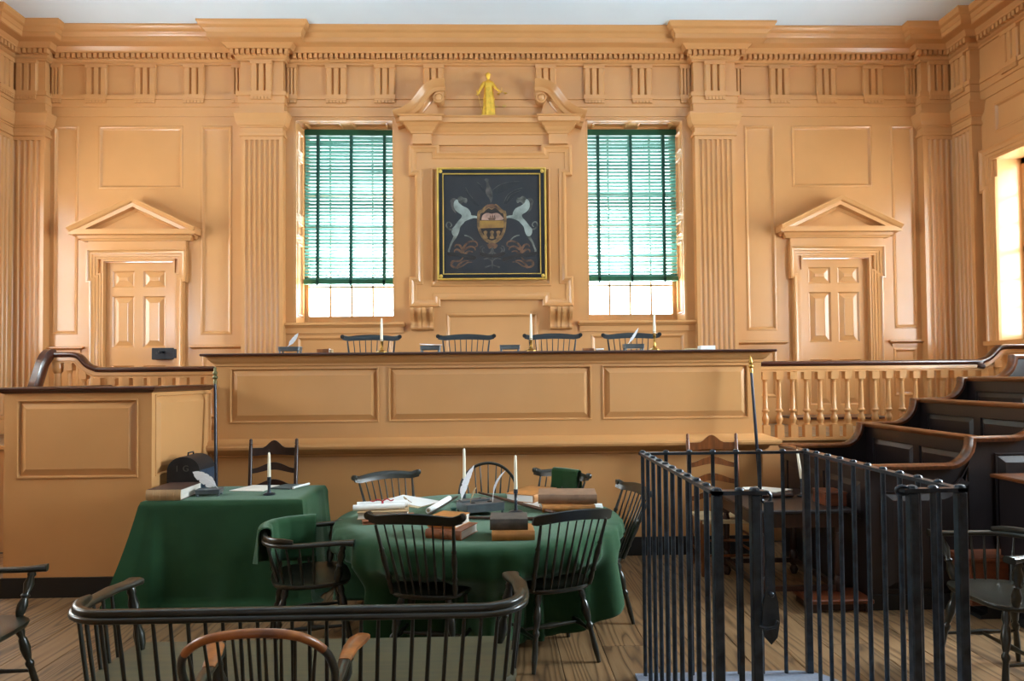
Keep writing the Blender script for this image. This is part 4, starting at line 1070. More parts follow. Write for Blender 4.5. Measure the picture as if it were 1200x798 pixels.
# cloth over the low armchair's back
def drape(P, H0, front_drop, back_drop, n_off, name, label, m, amp=.02):
    """cloth laid over a rail: P points along the rail, n_off unit vector to the back"""
    P = [Vector(p) for p in P]; nb = Vector(n_off)
    tot = front_drop+back_drop+.05
    def fn(u, v):
        p = path_at(P, u); s = v*tot; w = amp*(math.sin(u*9+.6)+.6*math.sin(u*19+2))
        if s < front_drop: k = front_drop-s; return p-nb*(.026+.02*k+w*k*1.2)+Vector((0, 0, H0-k+.03*math.sin(u*5)*k))
        if s < front_drop+.05: a = (s-front_drop)/.05*PI; return p+nb*(-.026*math.cos(a))+Vector((0, 0, H0+.022*math.sin(a)))
        k = s-front_drop-.05; return p+nb*(.026+.03*k+w*k*1.5)+Vector((0, 0, H0-k-.05*u*k))
    o = solid(sheet(36, 40, fn).build(name, m, None, smooth=80), .005); tag(o, label, 'cloth'); return o
Rz = Matrix.Rotation(math.atan2(.31, .95)-PI/2, 4, 'Z')
W7 = lambda x, y: Matrix.Translation((-1.09, -4.36, .665)) @ Rz @ Vector((x, y, 0))
dr = [W7(-.275, .05), W7(-.27, -.03), W7(-.25, -.13), W7(-.20, -.21), W7(-.12, -.255), W7(-.02, -.265), W7(.05, -.262)]
def drape7():
    cen = W7(0, .02)
    def fn(u, v):
        p = path_at(dr, u); nb = Vector((p.x-cen.x, p.y-cen.y, 0)).normalized(); s = v*.62-.26
        w = .016*(math.sin(u*11)+.7*math.sin(u*23+1)); H0 = .030
        if s < -.03: k = -.03-s; return p-nb*(.034+.05*k+w*k*3)+Vector((0, 0, H0-k*1.0))
        if s < .03: a = (s+.03)/.06*PI; return p-nb*.034*math.cos(a)+Vector((0, 0, H0+.022*math.sin(a)))
        k = s-.03; return p+nb*(.034+.06*k+w*k*2)+Vector((0, 0, H0-k*(.9-.35*u)))
    o = solid(sheet(44, 44, fn).build('chair_cloth', CLOTH, None, smooth=80), .006)
    tag(o, 'green cloth thrown over the back of the low armchair left of the round table', 'cloth')
drape7()
f3 = Vector((-.70, -.71, 0)).normalized(); r3 = Vector((f3.y, -f3.x, 0)); o3 = Vector((.33, -3.37, 0))
drape([o3-f3*.335+r3*(.10), o3-f3*.345+r3*(0.0), o3-f3*.325+r3*(-.16)], .845, .20, .23, (-f3.x, -f3.y, 0), 'chair_cloth', 'small dark green cloth folded over the crest of the chair behind the stacked books', CLOTHD, .01)

# ---- low writing table by the jury box
jt = thing('writing_table', 'low dark oak writing table with turned legs beside the jury box', 'table', (2.14, -3.42, 0))
MB().cbox(-.36, .36, -.46, .46, .635, .66, .006).build('table_top', PEW, jt)
MB().box(-.30, .30, -.40, .40, .53, .635).build('apron', LADDER, jt)
for sx in (-1, 1):
    for sy in (-1, 1): MB().turned((sx*.27, sy*.37, .56), (sx*.27, sy*.37, 0), [(0, .03), (.12, .03), (.13, .018), (.2, .028), (.45, .022), (.62, .03), (.66, .02), (.7, .032), (.86, .032), (.88, .02), (.93, .035), (1, .02)], 12).build('leg', LADDER, jt, smooth=50)
for a in ((-.27, -.37, .27, -.37), (-.27, .37, .27, .37), (-.27, -.37, -.27, .37), (.27, -.37, .27, .37)):
    MB().box(min(a[0], a[2])-.016, max(a[0], a[2])+.016, min(a[1], a[3])-.016, max(a[1], a[3])+.016, .09, .125).build('stretcher', LADDER, jt)

# ================================================================== SMALL THINGS
def book(label, loc, w, d, t, rz, cover, edge, group=None, spine=None):
    """w along the spine, d from spine (y=-d/2) to fore-edge, lying flat"""
    r = thing('book', label, 'book', loc, rz, group); c = .004
    mb = MB(); mb.cbox(-w/2, w/2, -d/2, d/2, 0, c, .001); mb.cbox(-w/2, w/2, -d/2, d/2, t-c, t, .001)
    n = 6; sp = [(-d/2-.010*math.sin(PI*k/n), t*(k/n)) for k in range(n+1)]; poly = sp+[(-d/2+.004, t), (-d/2+.004, 0)]
    mb.build('cover', cover, r, smooth=35)
    MB().prism(poly, lambda u, v: (-w/2, u, v), lambda u, v: (w/2, u, v)).build('spine', spine or cover, r, smooth=35)
    p = MB(); fe = [(d/2-.006-.006*math.sin(PI*k/n), c+(t-2*c)*k/n) for k in range(n+1)]
    p.prism(fe+[(-d/2+.003, t-c), (-d/2+.003, c)], lambda u, v: (-w/2+.005, u, v), lambda u, v: (w/2-.005, u, v)); p.build('pages', edge, r, smooth=35)
    b = MB()
    for k in (.2, .4, .6, .8): x = -w/2+w*k; b.prism([(q-.0025, v) for q, v in sp]+[(-d/2+.002, t), (-d/2+.002, 0)], lambda u, v, x=x: (x-.004, u, v), lambda u, v, x=x: (x+.004, u, v))
    tag(b.build('spine_bands', spine or cover, r), kind='stuff'); return r
def candle(label, loc, ch, sh, metal, r0=.05, group=None, lean=(0, 0), style='plain'):
    r = thing('candlestick', label, 'candlestick', loc, 0, group)
    if style == 'plain': prof = [(0, r0), (.008, r0), (.014, r0*.75), (.018, .014), (.03, .011), (sh*.5, .010), (sh*.52, .014), (sh*.55, .010), (sh-.03, .011), (sh-.028, .015), (sh, .014)]
    else: prof = [(0, r0), (.006, r0), (.012, r0*.7), (.022, .016), (.03, .010), (.045, .014), (.055, .010), (sh*.5, .008), (sh*.55, .014), (sh*.6, .008), (sh*.72, .012), (sh*.78, .016), (sh*.82, .010), (sh-.006, .012), (sh, .016)]
    MB().lathe(prof, (0, 0, 0), (0, 0, 1), 16).build('holder', metal, r, smooth=45)
    top = (lean[0], lean[1], sh+ch); c = MB().lathe([(0, .0125), (ch*.8, .0095), (ch*.97, .008), (ch, .003)], (0, 0, sh-.012), top, 12).build('candle', WAX, r, smooth=45)
    MB().tube([(lean[0], lean[1], sh+ch-.004), (lean[0]+.001, lean[1], sh+ch+.012)], .0016, 5).build('wick', BLACK, c); return r
def feather_mb(p0, p1, w=.022, bend=.03, side=(1, 0, 0), vane0=.25):
    p0, p1 = Vector(p0), Vector(p1); d = p1-p0; sd = Vector(side); sd = (sd-d.normalized()*sd.dot(d.normalized())).normalized(); nrm = d.normalized().cross(sd)
    cen = lambda t: p0+d*t+sd*(bend*4*t*(1-t)*-.5)
    mb = MB(); N = 26; mb.tube([cen(k/10) for k in range(11)], [.0022]*5+[.0018, .0015, .0012, .001, .0008, .0005], 5)
    rows = []
    for k in range(N+1):
        t = vane0+(1-vane0)*k/N; q = (t-vane0)/(1-vane0); prof = math.sin(min(1, q*3)*PI/2)*(1-q**5)
        j = 1-.18*((k*7) % 5 == 0)
        rows.append((cen(t)+sd*w*prof*j*.55+nrm*.002, cen(t)+nrm*.0004, cen(t)-sd*w*prof*(1-.22*((k*5) % 7 == 1))+nrm*.002))
    b = len(mb.v)
    for r in rows: mb.v += list(r)+[q-nrm*.0012 for q in r]
    for k in range(N):
        i = b+k*6; j = i+6
        mb.f += [(i, i+1, j+1, j), (i+1, i+2, j+2, j+1), (i+3, j+3, j+4, i+4), (i+4, j+4, j+5, i+5), (i, j, j+3, i+3), (i+2, i+5, j+5, j+2)]
    return mb
def inkstand(label, loc, rz, w=.19, d=.12, h=.05, quill=None, group=None, open_=False, big=False):
    r = thing('inkstand', label, 'inkstand', loc, rz, group)
    mb = MB(); mb.cbox(-w/2, w/2, -d/2, d/2, h*.35, h, .003); mb.build('tray_box', PEWTER, r)
    for sx in (-1, 1):
        for sy in (-1, 1): MB().lathe([(0, .009), (.006, .011), (h*.3, .007), (h*.36, .009)], (sx*(w/2-.012), sy*(d/2-.012), 0), (sx*(w/2-.012), sy*(d/2-.012), 1), 8).build('foot', PEWTER, r, smooth=50)
    MB().cbox(-w/2-.003, w/2+.003, -d/2-.003, d/2+.003, h, h+.006, .002).build('lid', PEWTER, r)
    if big:
        MB().cbox(-w/2+.01, w/2-.06, d*.05, d/2-.005, h+.006, h+.016, .002).build('raised_lid', PEWTER, r)
        MB().lathe([(0, .005), (.006, .008), (.010, .003)], (.02, d*.25, h+.016), (.02, d*.25, 1), 8).build('knob', PEWTER, r, smooth=50)
        for x in (-.07, .05): MB().lathe([(0, .016), (.004, .016), (.006, .010)], (x, -d*.22, h+.006), (x, -d*.22, 1), 12).build('ink_well', BLACK, r, smooth=50)
    return r
def quill(label, p0, p1, w=.022, bend=.03, side=(1, 0, 0), m=None, group=None, v0=.25):
    o = feather_mb(p0, p1, w, bend, side, v0).build('quill', m or FEATHER, None, smooth=60); return tag(o, label, 'quill', group)
def sheetpaper(label, pts, z, m, name='paper', cat='paper', t=.002, curl=0):
    mb = MB(); mb.prism(pts, lambda u, v: (u, v, z), lambda u, v: (u, v, z+t)); o = mb.build(name, m); return tag(o, label, cat)

# -- on the round table
Z0 = TZ+.007
book('pale calf book lying under the rolled papers, left on the round table', (-.70, -4.05, Z0+.022), .32, .21, .045, .10, L_PALE, EDGEW).rotation_euler[2] = .10+PI
book('thin brown book at the bottom of the pile under the rolled papers', (-.66, -4.09, Z0), .34, .21, .022, .16, L_RED, EDGEB).rotation_euler[2] = .22+PI
def roll(label, a, b, r, m, ribbon=False):
    a, b = Vector(a), Vector(b); R0 = thing('paper_roll', label, 'paper roll', (0, 0, 0)); L = (b-a).length
    MB().lathe([(0, r*.55), (0, r), (L, r), (L, r*.55), (L-.02, r*.5)], a, b, 16, cap=False).build('roll', m, R0, smooth=40)
    MB().lathe([(.004, r*.78), (L-.004, r*.78)], a, b, 14).build('inner_turn', PARCH, R0, smooth=40)
    if ribbon:
        mb = MB(); mb.lathe([(L*.48, r*1.03), (L*.52, r*1.03)], a, b, 16, cap=False)
        c = a.lerp(b, .5)+Vector((0, -r*.3, r*1.0)); d = (b-a).normalized()
        for sx in (-1, 1): mb.tube(spline([c, c+d*sx*.03+Vector((0, 0, .012)), c+d*sx*.055+Vector((0, -.01, .002)), c+d*sx*.075+Vector((0, -.012, .008))], 4), .004, 5)
        mb.tube([c, c+Vector((0, -r*.8, -r*.6)), c+Vector((.004, -r*1.0, -r*1.3))], .004, 5)
        mb.build('ribbon', RIBBON, R0, smooth=50)
    return R0
zt_ = Z0+.067
roll('white paper roll tied with red ribbon, lying on the pale book', (-.87, -4.06, zt_+.024), (-.55, -4.0, zt_+.024), .024, PAPERW, True)
roll('plain white paper roll in front of the ribbon-tied roll', (-.885, -4.115, zt_+.02), (-.56, -4.06, zt_+.02), .019, PAPERW)
sheetpaper('large white sheet with a tan feather at the back left of the round table', [(-.80, -3.39), (-.69, -3.15), (-.37, -3.46), (-.50, -3.66)], Z0+.006, PAPERW)
sheetpaper('brownish folded sheet under the large white sheet', [(-.85, -3.42), (-.77, -3.25), (-.40, -3.50), (-.52, -3.69)], Z0, PARCH, t=.005)
tag(feather_mb((-.58, -3.52, Z0+.012), (-.66, -3.35, Z0+.03), .012, .01).build('feather', FEATHERT, None, smooth=60), 'small tan feather lying on the large white sheet', 'feather')
roll('short tied white paper roll lying beside the dark ruler', (-.425, -3.89, Z0+.021), (-.315, -3.42, Z0+.021), .020, PAPERW)
o = MB().cbox(-.008, .008, -.37, .37, 0, .014, .002).build('ruler', RULE, None, loc=(-.345, -3.63, Z0)); o.rotation_euler = (0, 0, -.215); tag(o, 'dark wooden ruler beside the short white paper roll', 'ruler')
ib = inkstand('large pewter inkstand with raised lid in the middle of the round table', (-.075, -3.90, Z0), .42, .27, .20, .075, big=True)
quill('broad white quill standing at the left end of the large pewter inkstand', (-.205, -3.90, Z0+.08), (-.12, -3.72, Z0+.30), .032, .02, (1, -.4, 0), v0=.08)
quill('thin white quill leaning at the right of the large pewter inkstand', (.01, -3.92, Z0+.08), (.10, -3.85, Z0+.28), .010, .05, (1, 0, 0), v0=.2)
quill('short tan feather quill in the well of the large pewter inkstand', (-.14, -3.96, Z0+.08), (-.10, -3.88, Z0+.175), .008, .01, (1, 0, 0), FEATHERT)
o = MB().lathe([(0, .022), (.03, .024), (.036, .018), (.05, .016), (.052, .021), (.058, .02)], (-.25, -4.0, Z0), (-.25, -4.0, 1), 14).build('ink_pot', TAPE, None, smooth=45); tag(o, 'small dark green ink pot left of the large pewter inkstand', 'ink pot')
candle('black iron candlestick with tall candle behind the broad white quill', (-.20, -3.46, Z0), .235, .17, IRON, group=None)
candle('black iron candlestick with tall candle right of the thin white quill', (.165, -3.90, Z0), .24, .16, IRON)
book('russet book, lower of the pair just behind the near chair crest', (-.225, -4.53, Z0), .22, .25, .052, .0, L_RED, EDGEW).rotation_euler[2] = -.36
book('tan book with white page edges, upper of the pair behind the near chair crest', (-.245, -4.50, Z0+.053), .18, .20, .058, 0, L_TAN, EDGEW).rotation_euler[2] = -.40
book('tan book at the bottom under the worn grey book', (.125, -4.60, Z0), .24, .20, .052, 0, L_TAN, EDGEB).rotation_euler[2] = .02
book('worn grey-black book on top of the tan book at the front of the round table', (.105, -4.57, Z0+.053), .215, .20, .060, 0, L_GREY, EDGEB).rotation_euler[2] = -.02
book('bright tan book lying open side to the right, behind the right candle', (.30, -3.34, Z0+.004), .40, .23, .055, 0, L_TAN, PAPERW).rotation_euler[2] = 1.05
sheetpaper('torn white paper under the bright tan book', [(.18, -3.62), (.36, -3.72), (.48, -3.45), (.3, -3.4)], Z0, PAPERW, t=.003)
book('large taupe folio with orange spine label, right on the round table', (.53, -3.72, Z0+.048), .40, .27, .062, 0, L_TAUPE, EDGEW).rotation_euler[2] = -.08
book('tan folio under the large taupe folio', (.52, -3.76, Z0), .36, .27, .046, 0, L_TAN, EDGEW).rotation_euler[2] = .02
sheetpaper('white paper sticking out right of the large folios', [(.66, -3.72), (.775, -3.78), (.79, -3.62), (.68, -3.6)], Z0, PAPERW, t=.004)
o = MB().turned((-.10, -3.12, Z0+.012), (.42, -3.99, Z0+.014), [(0, .009), (.5, .011), (1, .013)], 10).build('walking_stick', CANE, None, smooth=50); tag(o, 'brown walking stick lying diagonally behind the right candle', 'stick')
o = thing('walking_stick', 'dark brown walking stick with silver collar lying behind the worn grey book', 'stick', (0, 0, 0))
MB().turned((-.20, -4.10, Z0+.012), (.40, -4.19, Z0+.014), [(0, .009), (.9, .012), (.93, .012), (1, .012)], 10).build('shaft', CANE, o, smooth=50)
MB().turned((.355, -4.183, Z0+.014), (.385, -4.188, Z0+.014), [(0, .0135), (1, .0135)], 10).build('collar', SILVER, o, smooth=50)
MB().turned((.40, -4.19, Z0+.014), (.425, -4.194, Z0+.014), [(0, .012), (.3, .018), (.8, .017), (1, .008)], 10).build('knob', CANE, o, smooth=50)

# -- on the green side table
Z1 = GZ+.007
book('thick brown book with brown spine edge at the front left corner of the side table', (-2.30, -3.47, Z1), .24, .36, .075, 0, L_BROWN, EDGEW, spine=L_PALE)
inkstand('small pewter inkstand on ball feet before the black trunk', (-2.06, -3.45, Z1), .12, .17, .11, .042)
quill('curled white quill leaning in the inkstand before the black trunk', (-2.0, -3.44, Z1+.045), (-2.205, -3.40, Z1+.165), .055, -.035, (0, 0, 1), v0=.10)
sheetpaper('cream paper sheet lying behind the side table inkstand', [(-1.99, -3.26), (-1.72, -3.31), (-1.68, -3.02), (-1.90, -3.0)], Z1, PAPER, t=.003)
sheetpaper('second cream sheet slipped under the first on the side table', [(-1.96, -3.23), (-1.76, -3.28), (-1.71, -3.04), (-1.93, -3.03)], Z1-.003, PARCH, t=.002)
sheetpaper('slate grey folder at the back right of the side table', [(-1.70, -3.20), (-1.54, -3.23), (-1.46, -3.02), (-1.64, -3.01)], Z1, FOLDER, 'folder', 'folder', .010)
o = MB().tube([(-1.52, -3.22, Z1+.011), (-1.45, -3.02, Z1+.011)], .009, 8).build('paper_roll', PAPERW, None, smooth=50); tag(o, 'thin rolled white paper along the right edge of the slate folder', 'paper roll')
candle('black iron candlestick with white candle at the right of the side table', (-1.625, -3.46, Z1), .19, .13, IRON, .042)
def trunk():
    r = thing('document_trunk', 'small black domed leather trunk on the green side table beside the witness box', 'trunk', (-2.335, -3.11, Z1))
    w, d, h = .122, .14, .155
    dome = [(w*math.cos(a), h+.105*math.sin(a)) for a in [PI*k/14 for k in range(15)]]
    mb = MB(); mb.box(-w, w, -d, d, 0, h-.002); mb.build('body', CHEST2, r)
    mb = MB(); mb.prism(dome, lambda u, v: (u, -d-.003, v), lambda u, v: (u, d+.003, v)); mb.build('domed_lid', CHEST, r, smooth=40)
    mb = MB(); mb.prism([(-w, 0)]+[(w, 0)]+[(x, z) for x, z in dome], lambda u, v: (u*1.004, -d-.006, v), lambda u, v: (u*1.004, -d+.001, v)); mb.build('end_panel', CHEST, r, smooth=40)
    mb = MB(); mb.tube([(-.005, -.05, h+.105), (-.005, -.045, h+.125), (-.005, .045, h+.125), (-.005, .05, h+.105)], .006, 6); mb.build('top_handle', CHEST, r, smooth=50)
    mb = MB(); mb.tube([(-w, -.03, .11), (-w-.02, -.025, .105), (-w-.02, .025, .105), (-w, .03, .11)], .006, 6); mb.build('side_handle', CHEST, r, smooth=50)
    for ch, x in (('I', -.055), ('G', -.005)):
        cu = bpy.data.curves.new('initial', 'FONT'); cu.body = ch; cu.size = .065; cu.extrude = .0006
        to = bpy.data.objects.new('initial', cu); COL.objects.link(to); me = bpy.data.meshes.new_from_object(to.evaluated_get(bpy.context.evaluated_depsgraph_get()))
        bpy.data.objects.remove(to); me.materials.clear(); me.materials.append(LETTER)
        lo = bpy.data.objects.new('painted_initial', me); COL.objects.link(lo); lo.parent = r; lo.location = (x, -d-.007, .15); lo.rotation_euler = (PI/2, 0, 0)
    return r
trunk()

# -- on the writing table
Z2 = .662
book('brown book under loose papers on the writing table behind the dock', (2.13, -3.25, Z2), .30, .24, .03, 0, L_BROWN, EDGEB)
sheetpaper('loose cream papers on the brown book behind the iron dock', [(1.96, -3.32), (2.15, -3.36), (2.33, -3.24), (2.12, -3.08), (1.98, -3.12)], Z2+.031, PAPER, t=.008)
candle('leaning white candle in a black holder on the writing table beside the jury box', (2.36, -3.34, Z2), .235, .135, IRON, .04, lean=(-.035, 0))
bx = thing('wooden_box', 'small red-brown box on the writing table against the jury box', 'box', (2.42, -3.66, Z2)); MB().cbox(-.075, .075, -.10, .10, 0, .085, .004).build('body', REDBOX, bx); MB().cbox(-.08, .08, -.105, .105, .085, .10, .004).build('lid', REDBOX, bx)
# -- floor pieces by the jury box
fs = thing('foot_stool', 'low flat dark red-brown foot board on the floor by the jury box', 'foot stool', (2.33, -3.86, 0)); MB().cbox(-.22, .22, -.14, .14, .055, .085, .006).build('top', REDBOX, fs)
for sx in (-1, 1): MB().box(sx*.18-.015, sx*.18+.015, -.13, .13, 0, .055).build('runner', LADDER, fs)
MB().box(-.20, .20, -.115, -.10, .01, .055).build('front_rail', LADDER, fs)
ch = thing('small_chest', 'small reddish wooden chest on a dark foot, before the jury box front', 'chest', (3.25, -4.08, 0))
MB().cbox(-.17, .17, -.10, .10, .09, .375, .006).build('body', REDBOX, ch); MB().cbox(-.19, .19, -.12, .12, .375, .40, .006).build('lid', REDBOX, ch)
MB().prism([(-.10, 0), (.10, 0), (.09, .02), (.05, .035), (.05, .09), (-.05, .09), (-.05, .035), (-.09, .02)], lambda u, v: (u, -.08, v), lambda u, v: (u, .08, v)).build('foot', BLACK, ch)
pd = thing('reading_stand', 'dark wooden stand with red-brown top at the right edge, behind the armchair', 'stand', (3.53, -4.25, 0))
MB().cbox(-.2, .2, -.14, .14, .04, .90, .006).build('body', PEW, pd); MB().cbox(-.24, .24, -.17, .17, .90, .925, .006).build('top', PEWRAIL, pd); MB().box(-.22, .22, -.16, .16, 0, .05).build('plinth', BLACK, pd)

# -- on the bench
Z3 = 1.815; YB = -2.43
inkstand('pewter inkstand at the left end of the bench with a white quill', (-1.765, YB, Z3), 0, .18, .11, .05)
quill('upright white quill at the left end of the bench', (-1.80, YB, Z3+.05), (-1.69, YB-.02, Z3+.175), .024, -.02, (1, 0, 0), v0=.15)
bb = thing('wooden_box', 'tiny light wooden box on the bench between the left inkstand and left candle', 'box', (-1.47, YB, Z3)); MB().cbox(-.055, .055, -.04, .04, 0, .035, .003).build('body', WORN, bb); MB().cbox(.035, .075, -.035, .035, 0, .03, .003).build('drawer', L_PALE, bb)
candle('brass candlestick with tall white candle on the bench below the left window', (-.965, YB, Z3), .20, .115, BRASS, .05, style='turned')
inkstand('pewter inkstand on the bench with a white quill lying across it', (-.535, YB, Z3), 0, .175, .11, .05)
quill('white quill lying flat across the bench inkstand', (-.43, YB-.02, Z3+.062), (-.63, YB-.02, Z3+.072), .02, .004, (0, 1, .3), v0=.3)
inkstand('bare pewter inkstand on the bench below the painting', (.165, YB, Z3), 0, .175, .11, .05)
candle('brass candlestick with tall white candle on the bench, right of the bare inkstand', (.355, YB, Z3), .23, .115, BRASS, .05, style='turned')
bb = thing('wooden_box', 'tiny flat wooden box on the bench, left below the right window', 'box', (.87, YB, Z3)); MB().cbox(-.06, .04, -.04, .04, 0, .022, .003).build('body', WORN, bb)
o = MB().tube([(.93, YB, Z3+.01), (1.0, YB-.01, Z3+.012)], .008, 6).build('paper_roll', PAPERW, None, smooth=50); tag(o, 'tiny white paper roll on the bench beside the tiny flat box', 'paper roll')
inkstand('pewter inkstand on the bench with an upright white quill, below the right window', (1.265, YB, Z3), 0, .175, .11, .05)
quill('upright white quill in the bench inkstand below the right window', (1.21, YB, Z3+.05), (1.31, YB-.02, Z3+.20), .016, -.02, (1, 0, 0), v0=.12)
candle('slender brass candlestick with tall white candle at the right end of the bench', (1.455, YB, Z3), .18, .165, BRASS, .05, style='turned')
o = MB().cbox(-.065, .065, -.05, .05, 0, .035, .002).build('paper_stack', PAPERW, None, loc=(1.92, YB, Z3)); tag(o, 'small stack of white papers at the right end of the bench', 'papers')
o = MB().cbox(-.05, .05, -.04, .04, 0, .012, .002).build('paper_stack', PARCH, None, loc=(1.78, YB, Z3)); tag(o, 'thin tan papers just left of the white paper stack on the bench', 'papers')

# -- the two staffs
def staff(label, p0, p1, tipm):
    p0, p1 = Vector(p0), Vector(p1); r = thing('tipstaff', label, 'staff', tuple(p0)); q = p1-p0; L = q.length
    MB().lathe([(0, .016), (L*.3, .016), (L-.14, .012)], (0, 0, 0), q, 10).build('shaft', BLUEST, r, smooth=50)
    MB().lathe([(L-.15, .014), (L-.13, .016), (L-.11, .012), (L-.10, .022), (L-.09, .024), (L-.075, .012), (L-.065, .018), (L-.05, .020), (L-.035, .010), (L-.025, .012), (L-.012, .009), (L, .002)], (0, 0, 0), q, 12).build('finial', tipm, r, smooth=50)
staff('blue-black staff with a dull brass finial leaning at the left end of the bench', (-2.29, -2.72, 0), (-2.375, -2.545, 1.70), DULLBRASS)
staff('dark staff with a bright brass finial leaning at the right end of the bench', (2.315, -2.70, 0), (2.27, -2.545, 1.755), BRASS)

# ================================================================== BLINDS
def blind(s, label, zb):
    r = thing('window_blind', label, 'blind', (s*1.7975, .30, 0), 0); hw = .588; zt = 4.742
    MB().cbox(-hw, hw, -.035, .035, zt-.075, zt, .004).build('head_rail', BLIND, r)
    n = 41; z1 = zt-.10; z0 = zb+.075; tilt = math.radians(34)
    sm = MB(Matrix.Rotation(tilt, 4, 'X').inverted()); 
    prof = [(-.025, -.0006), (0, .0022), (.025, -.0006), (.025, -.0016), (0, .0012), (-.025, -.0016)]
    sm.prism(prof, lambda u, v: (-hw+.004, u, v), lambda u, v: (hw-.004, u, v)); first = sm.build('slat', SLAT, r); first.location = (0, 0, z0)
    for k in range(1, n):
        o = share(first, 'slat', r, (0, 0, z0+(z1-z0)*k/(n-1))); o.rotation_euler = (random.uniform(-.06, .06), random.uniform(-.003, .003), 0)
    MB().cbox(-hw-.004, hw+.004, -.03, .03, zb, zb+.06, .006).build('bottom_rail', BLIND, r)
    for x in (-.42, 0, .42):
        t = MB(); t.box(x-.017, x+.017, -.030, -.0285, zb, zt-.07); t.box(x-.017, x+.017, .0285, .030, zb, zt-.07); t.build('ladder_tape', TAPE, r)
        MB().cbox(x-.012, x+.012, -.038, -.022, zb-.025, zb+.012, .003).build('tape_clip', TAPE, r)
    return r
b1 = blind(-1, 'green venetian blind in the left window, lowered over three quarters', 2.775); b1.rotation_euler = (0, .006, 0)
blind(1, 'green venetian blind in the right window, lowered over three quarters', 2.795)

# ================================================================== GILT STATUE
def statue():
    r = thing('justice_statue', 'small gilt statue of robed Justice with sword and scales on the overmantel cornice', 'statue', (-.02, -.10, 4.762))
    MB().cbox(-.085, .085, -.05, .05, 0, .025, .004).build('plinth', GOLD, r)
    # robed body: one surface of stacked folded rings, then neck and head
    prof = [(.025, .078, .05), (.06, .074, .05), (.12, .068, .046), (.20, .064, .044), (.235, .068, .047), (.245, .062, .044), (.30, .058, .042), (.34, .052, .038), (.37, .055, .04), (.40, .060, .042), (.425, .060, .038), (.445, .045, .03), (.455, .022, .02), (.47, .016, .016), (.485, .018, .018), (.495, .024, .024), (.515, .029, .029), (.535, .027, .029), (.55, .018, .02), (.558, .006, .007)]
    N = 40; mb = MB()
    for z, a, b in prof:
        for k in range(N):
            t = 2*PI*k/N; cloth = 1 if z < .45 else 0
            f = 1+cloth*(.09*math.sin(t*9+z*8)+.05*math.sin(t*17+z*20))*(1 if z < .24 else .55)
            mb.v.append(Vector((a*f*math.cos(t)+.006*math.sin(z*6), b*f*math.sin(t), z)))
    for i in range(len(prof)-1):
        for k in range(N): j = (k+1) % N; mb.f.append((i*N+k, i*N+j, (i+1)*N+j, (i+1)*N+k))
    mb.f.append(tuple(range(N))[::-1]); mb.f.append(tuple((len(prof)-1)*N+k for k in range(N)))
    for sx, pts in ((-1, [(-.045, 0, .425), (-.075, -.015, .385), (-.098, -.03, .335), (-.115, -.045, .29), (-.125, -.05, .27)]), (1, [(.045, 0, .425), (.07, -.02, .385), (.095, -.045, .345), (.125, -.06, .31), (.14, -.065, .30)])):
        mb.tube(spline(pts, 4), [.026-.0165*k/(4*(len(pts)-1)) for k in range(4*(len(pts)-1)+1)], 10)
        e = Vector(pts[-1])
        for q in range(4): mb.tube([e, e+Vector((sx*.008, -.006+.005*q, -.008-.002*q)), e+Vector((sx*.010, -.012+.005*q, -.018))], [.0042, .0036, .002], 5)
        mb.tube([e, e+Vector((-sx*.004, -.012, -.006)), e+Vector((sx*.002, -.016, -.014))], [.0042, .0036, .0022], 5)
    # face: nose, brows, mouth, eyes
    mb.lathe([(0, .002), (.006, .005), (.014, .003)], (0, -.028, .527), (0, -.034, .512), 6)
    for sx in (-1, 1): mb.lathe([(0, .002), (.003, .004), (.005, .002)], (sx*.010-.0+.0, -.024, .524), (sx*.010, -.03, .524), 6)
    mb.tube([(-.007, -.027, .503), (0, -.030, .502), (.007, -.027, .503)], .002, 5)
    mb.build('figure', GOLD, r, smooth=50)
    hr = MB(); 
    for k in range(9): a = PI*k/8; hr.lathe([(0, .004), (.006, .009), (.014, .004)], (.027*math.cos(a), .004+.018*math.sin(a), .528+.014*math.sin(a)), (.04*math.cos(a), .03*math.sin(a), .56), 6)
    hr.lathe([(0, .012), (.01, .015), (.022, .008)], (0, .03, .53), (0, .06, .54), 8); hr.build('hair', GOLD, r, smooth=50)
    sw = MB(); sw.tube([(-.128, -.055, .285), (-.085, -.06, .10), (-.06, -.062, .03)], [.005, .006, .002], 6, sec=(1, .45)); sw.tube([(-.150, -.055, .262), (-.098, -.055, .272)], .004, 6); sw.tube([(-.127, -.055, .265), (-.136, -.055, .30)], .005, 6); sw.lathe([(0, .004), (.006, .009), (.014, .004)], (-.136, -.055, .298), (-.14, -.055, .32), 8); sw.build('sword', GOLD, r, smooth=50)
    sc = MB(); sc.tube([(.165, -.07, .345), (.165, -.07, .285)], .0025, 5); sc.tube([(.14, -.07, .30), (.165, -.07, .305)], .003, 5); sc.tube([(.12, -.07, .275), (.165, -.07, .29), (.215, -.07, .28)], .0025, 5)
    for x, z in ((.122, .258), (.213, .264)):
        sc.lathe([(0, .004), (.004, .016), (.008, .019)], (x, -.07, z), (x, -.07, z+1), 12)
        for q in (-.016, .016): sc.tube([(x+q, -.07, z+.008), (x, -.07, z+.02)], .001, 4)
    sc.build('scales', GOLD, r, smooth=50)
statue()

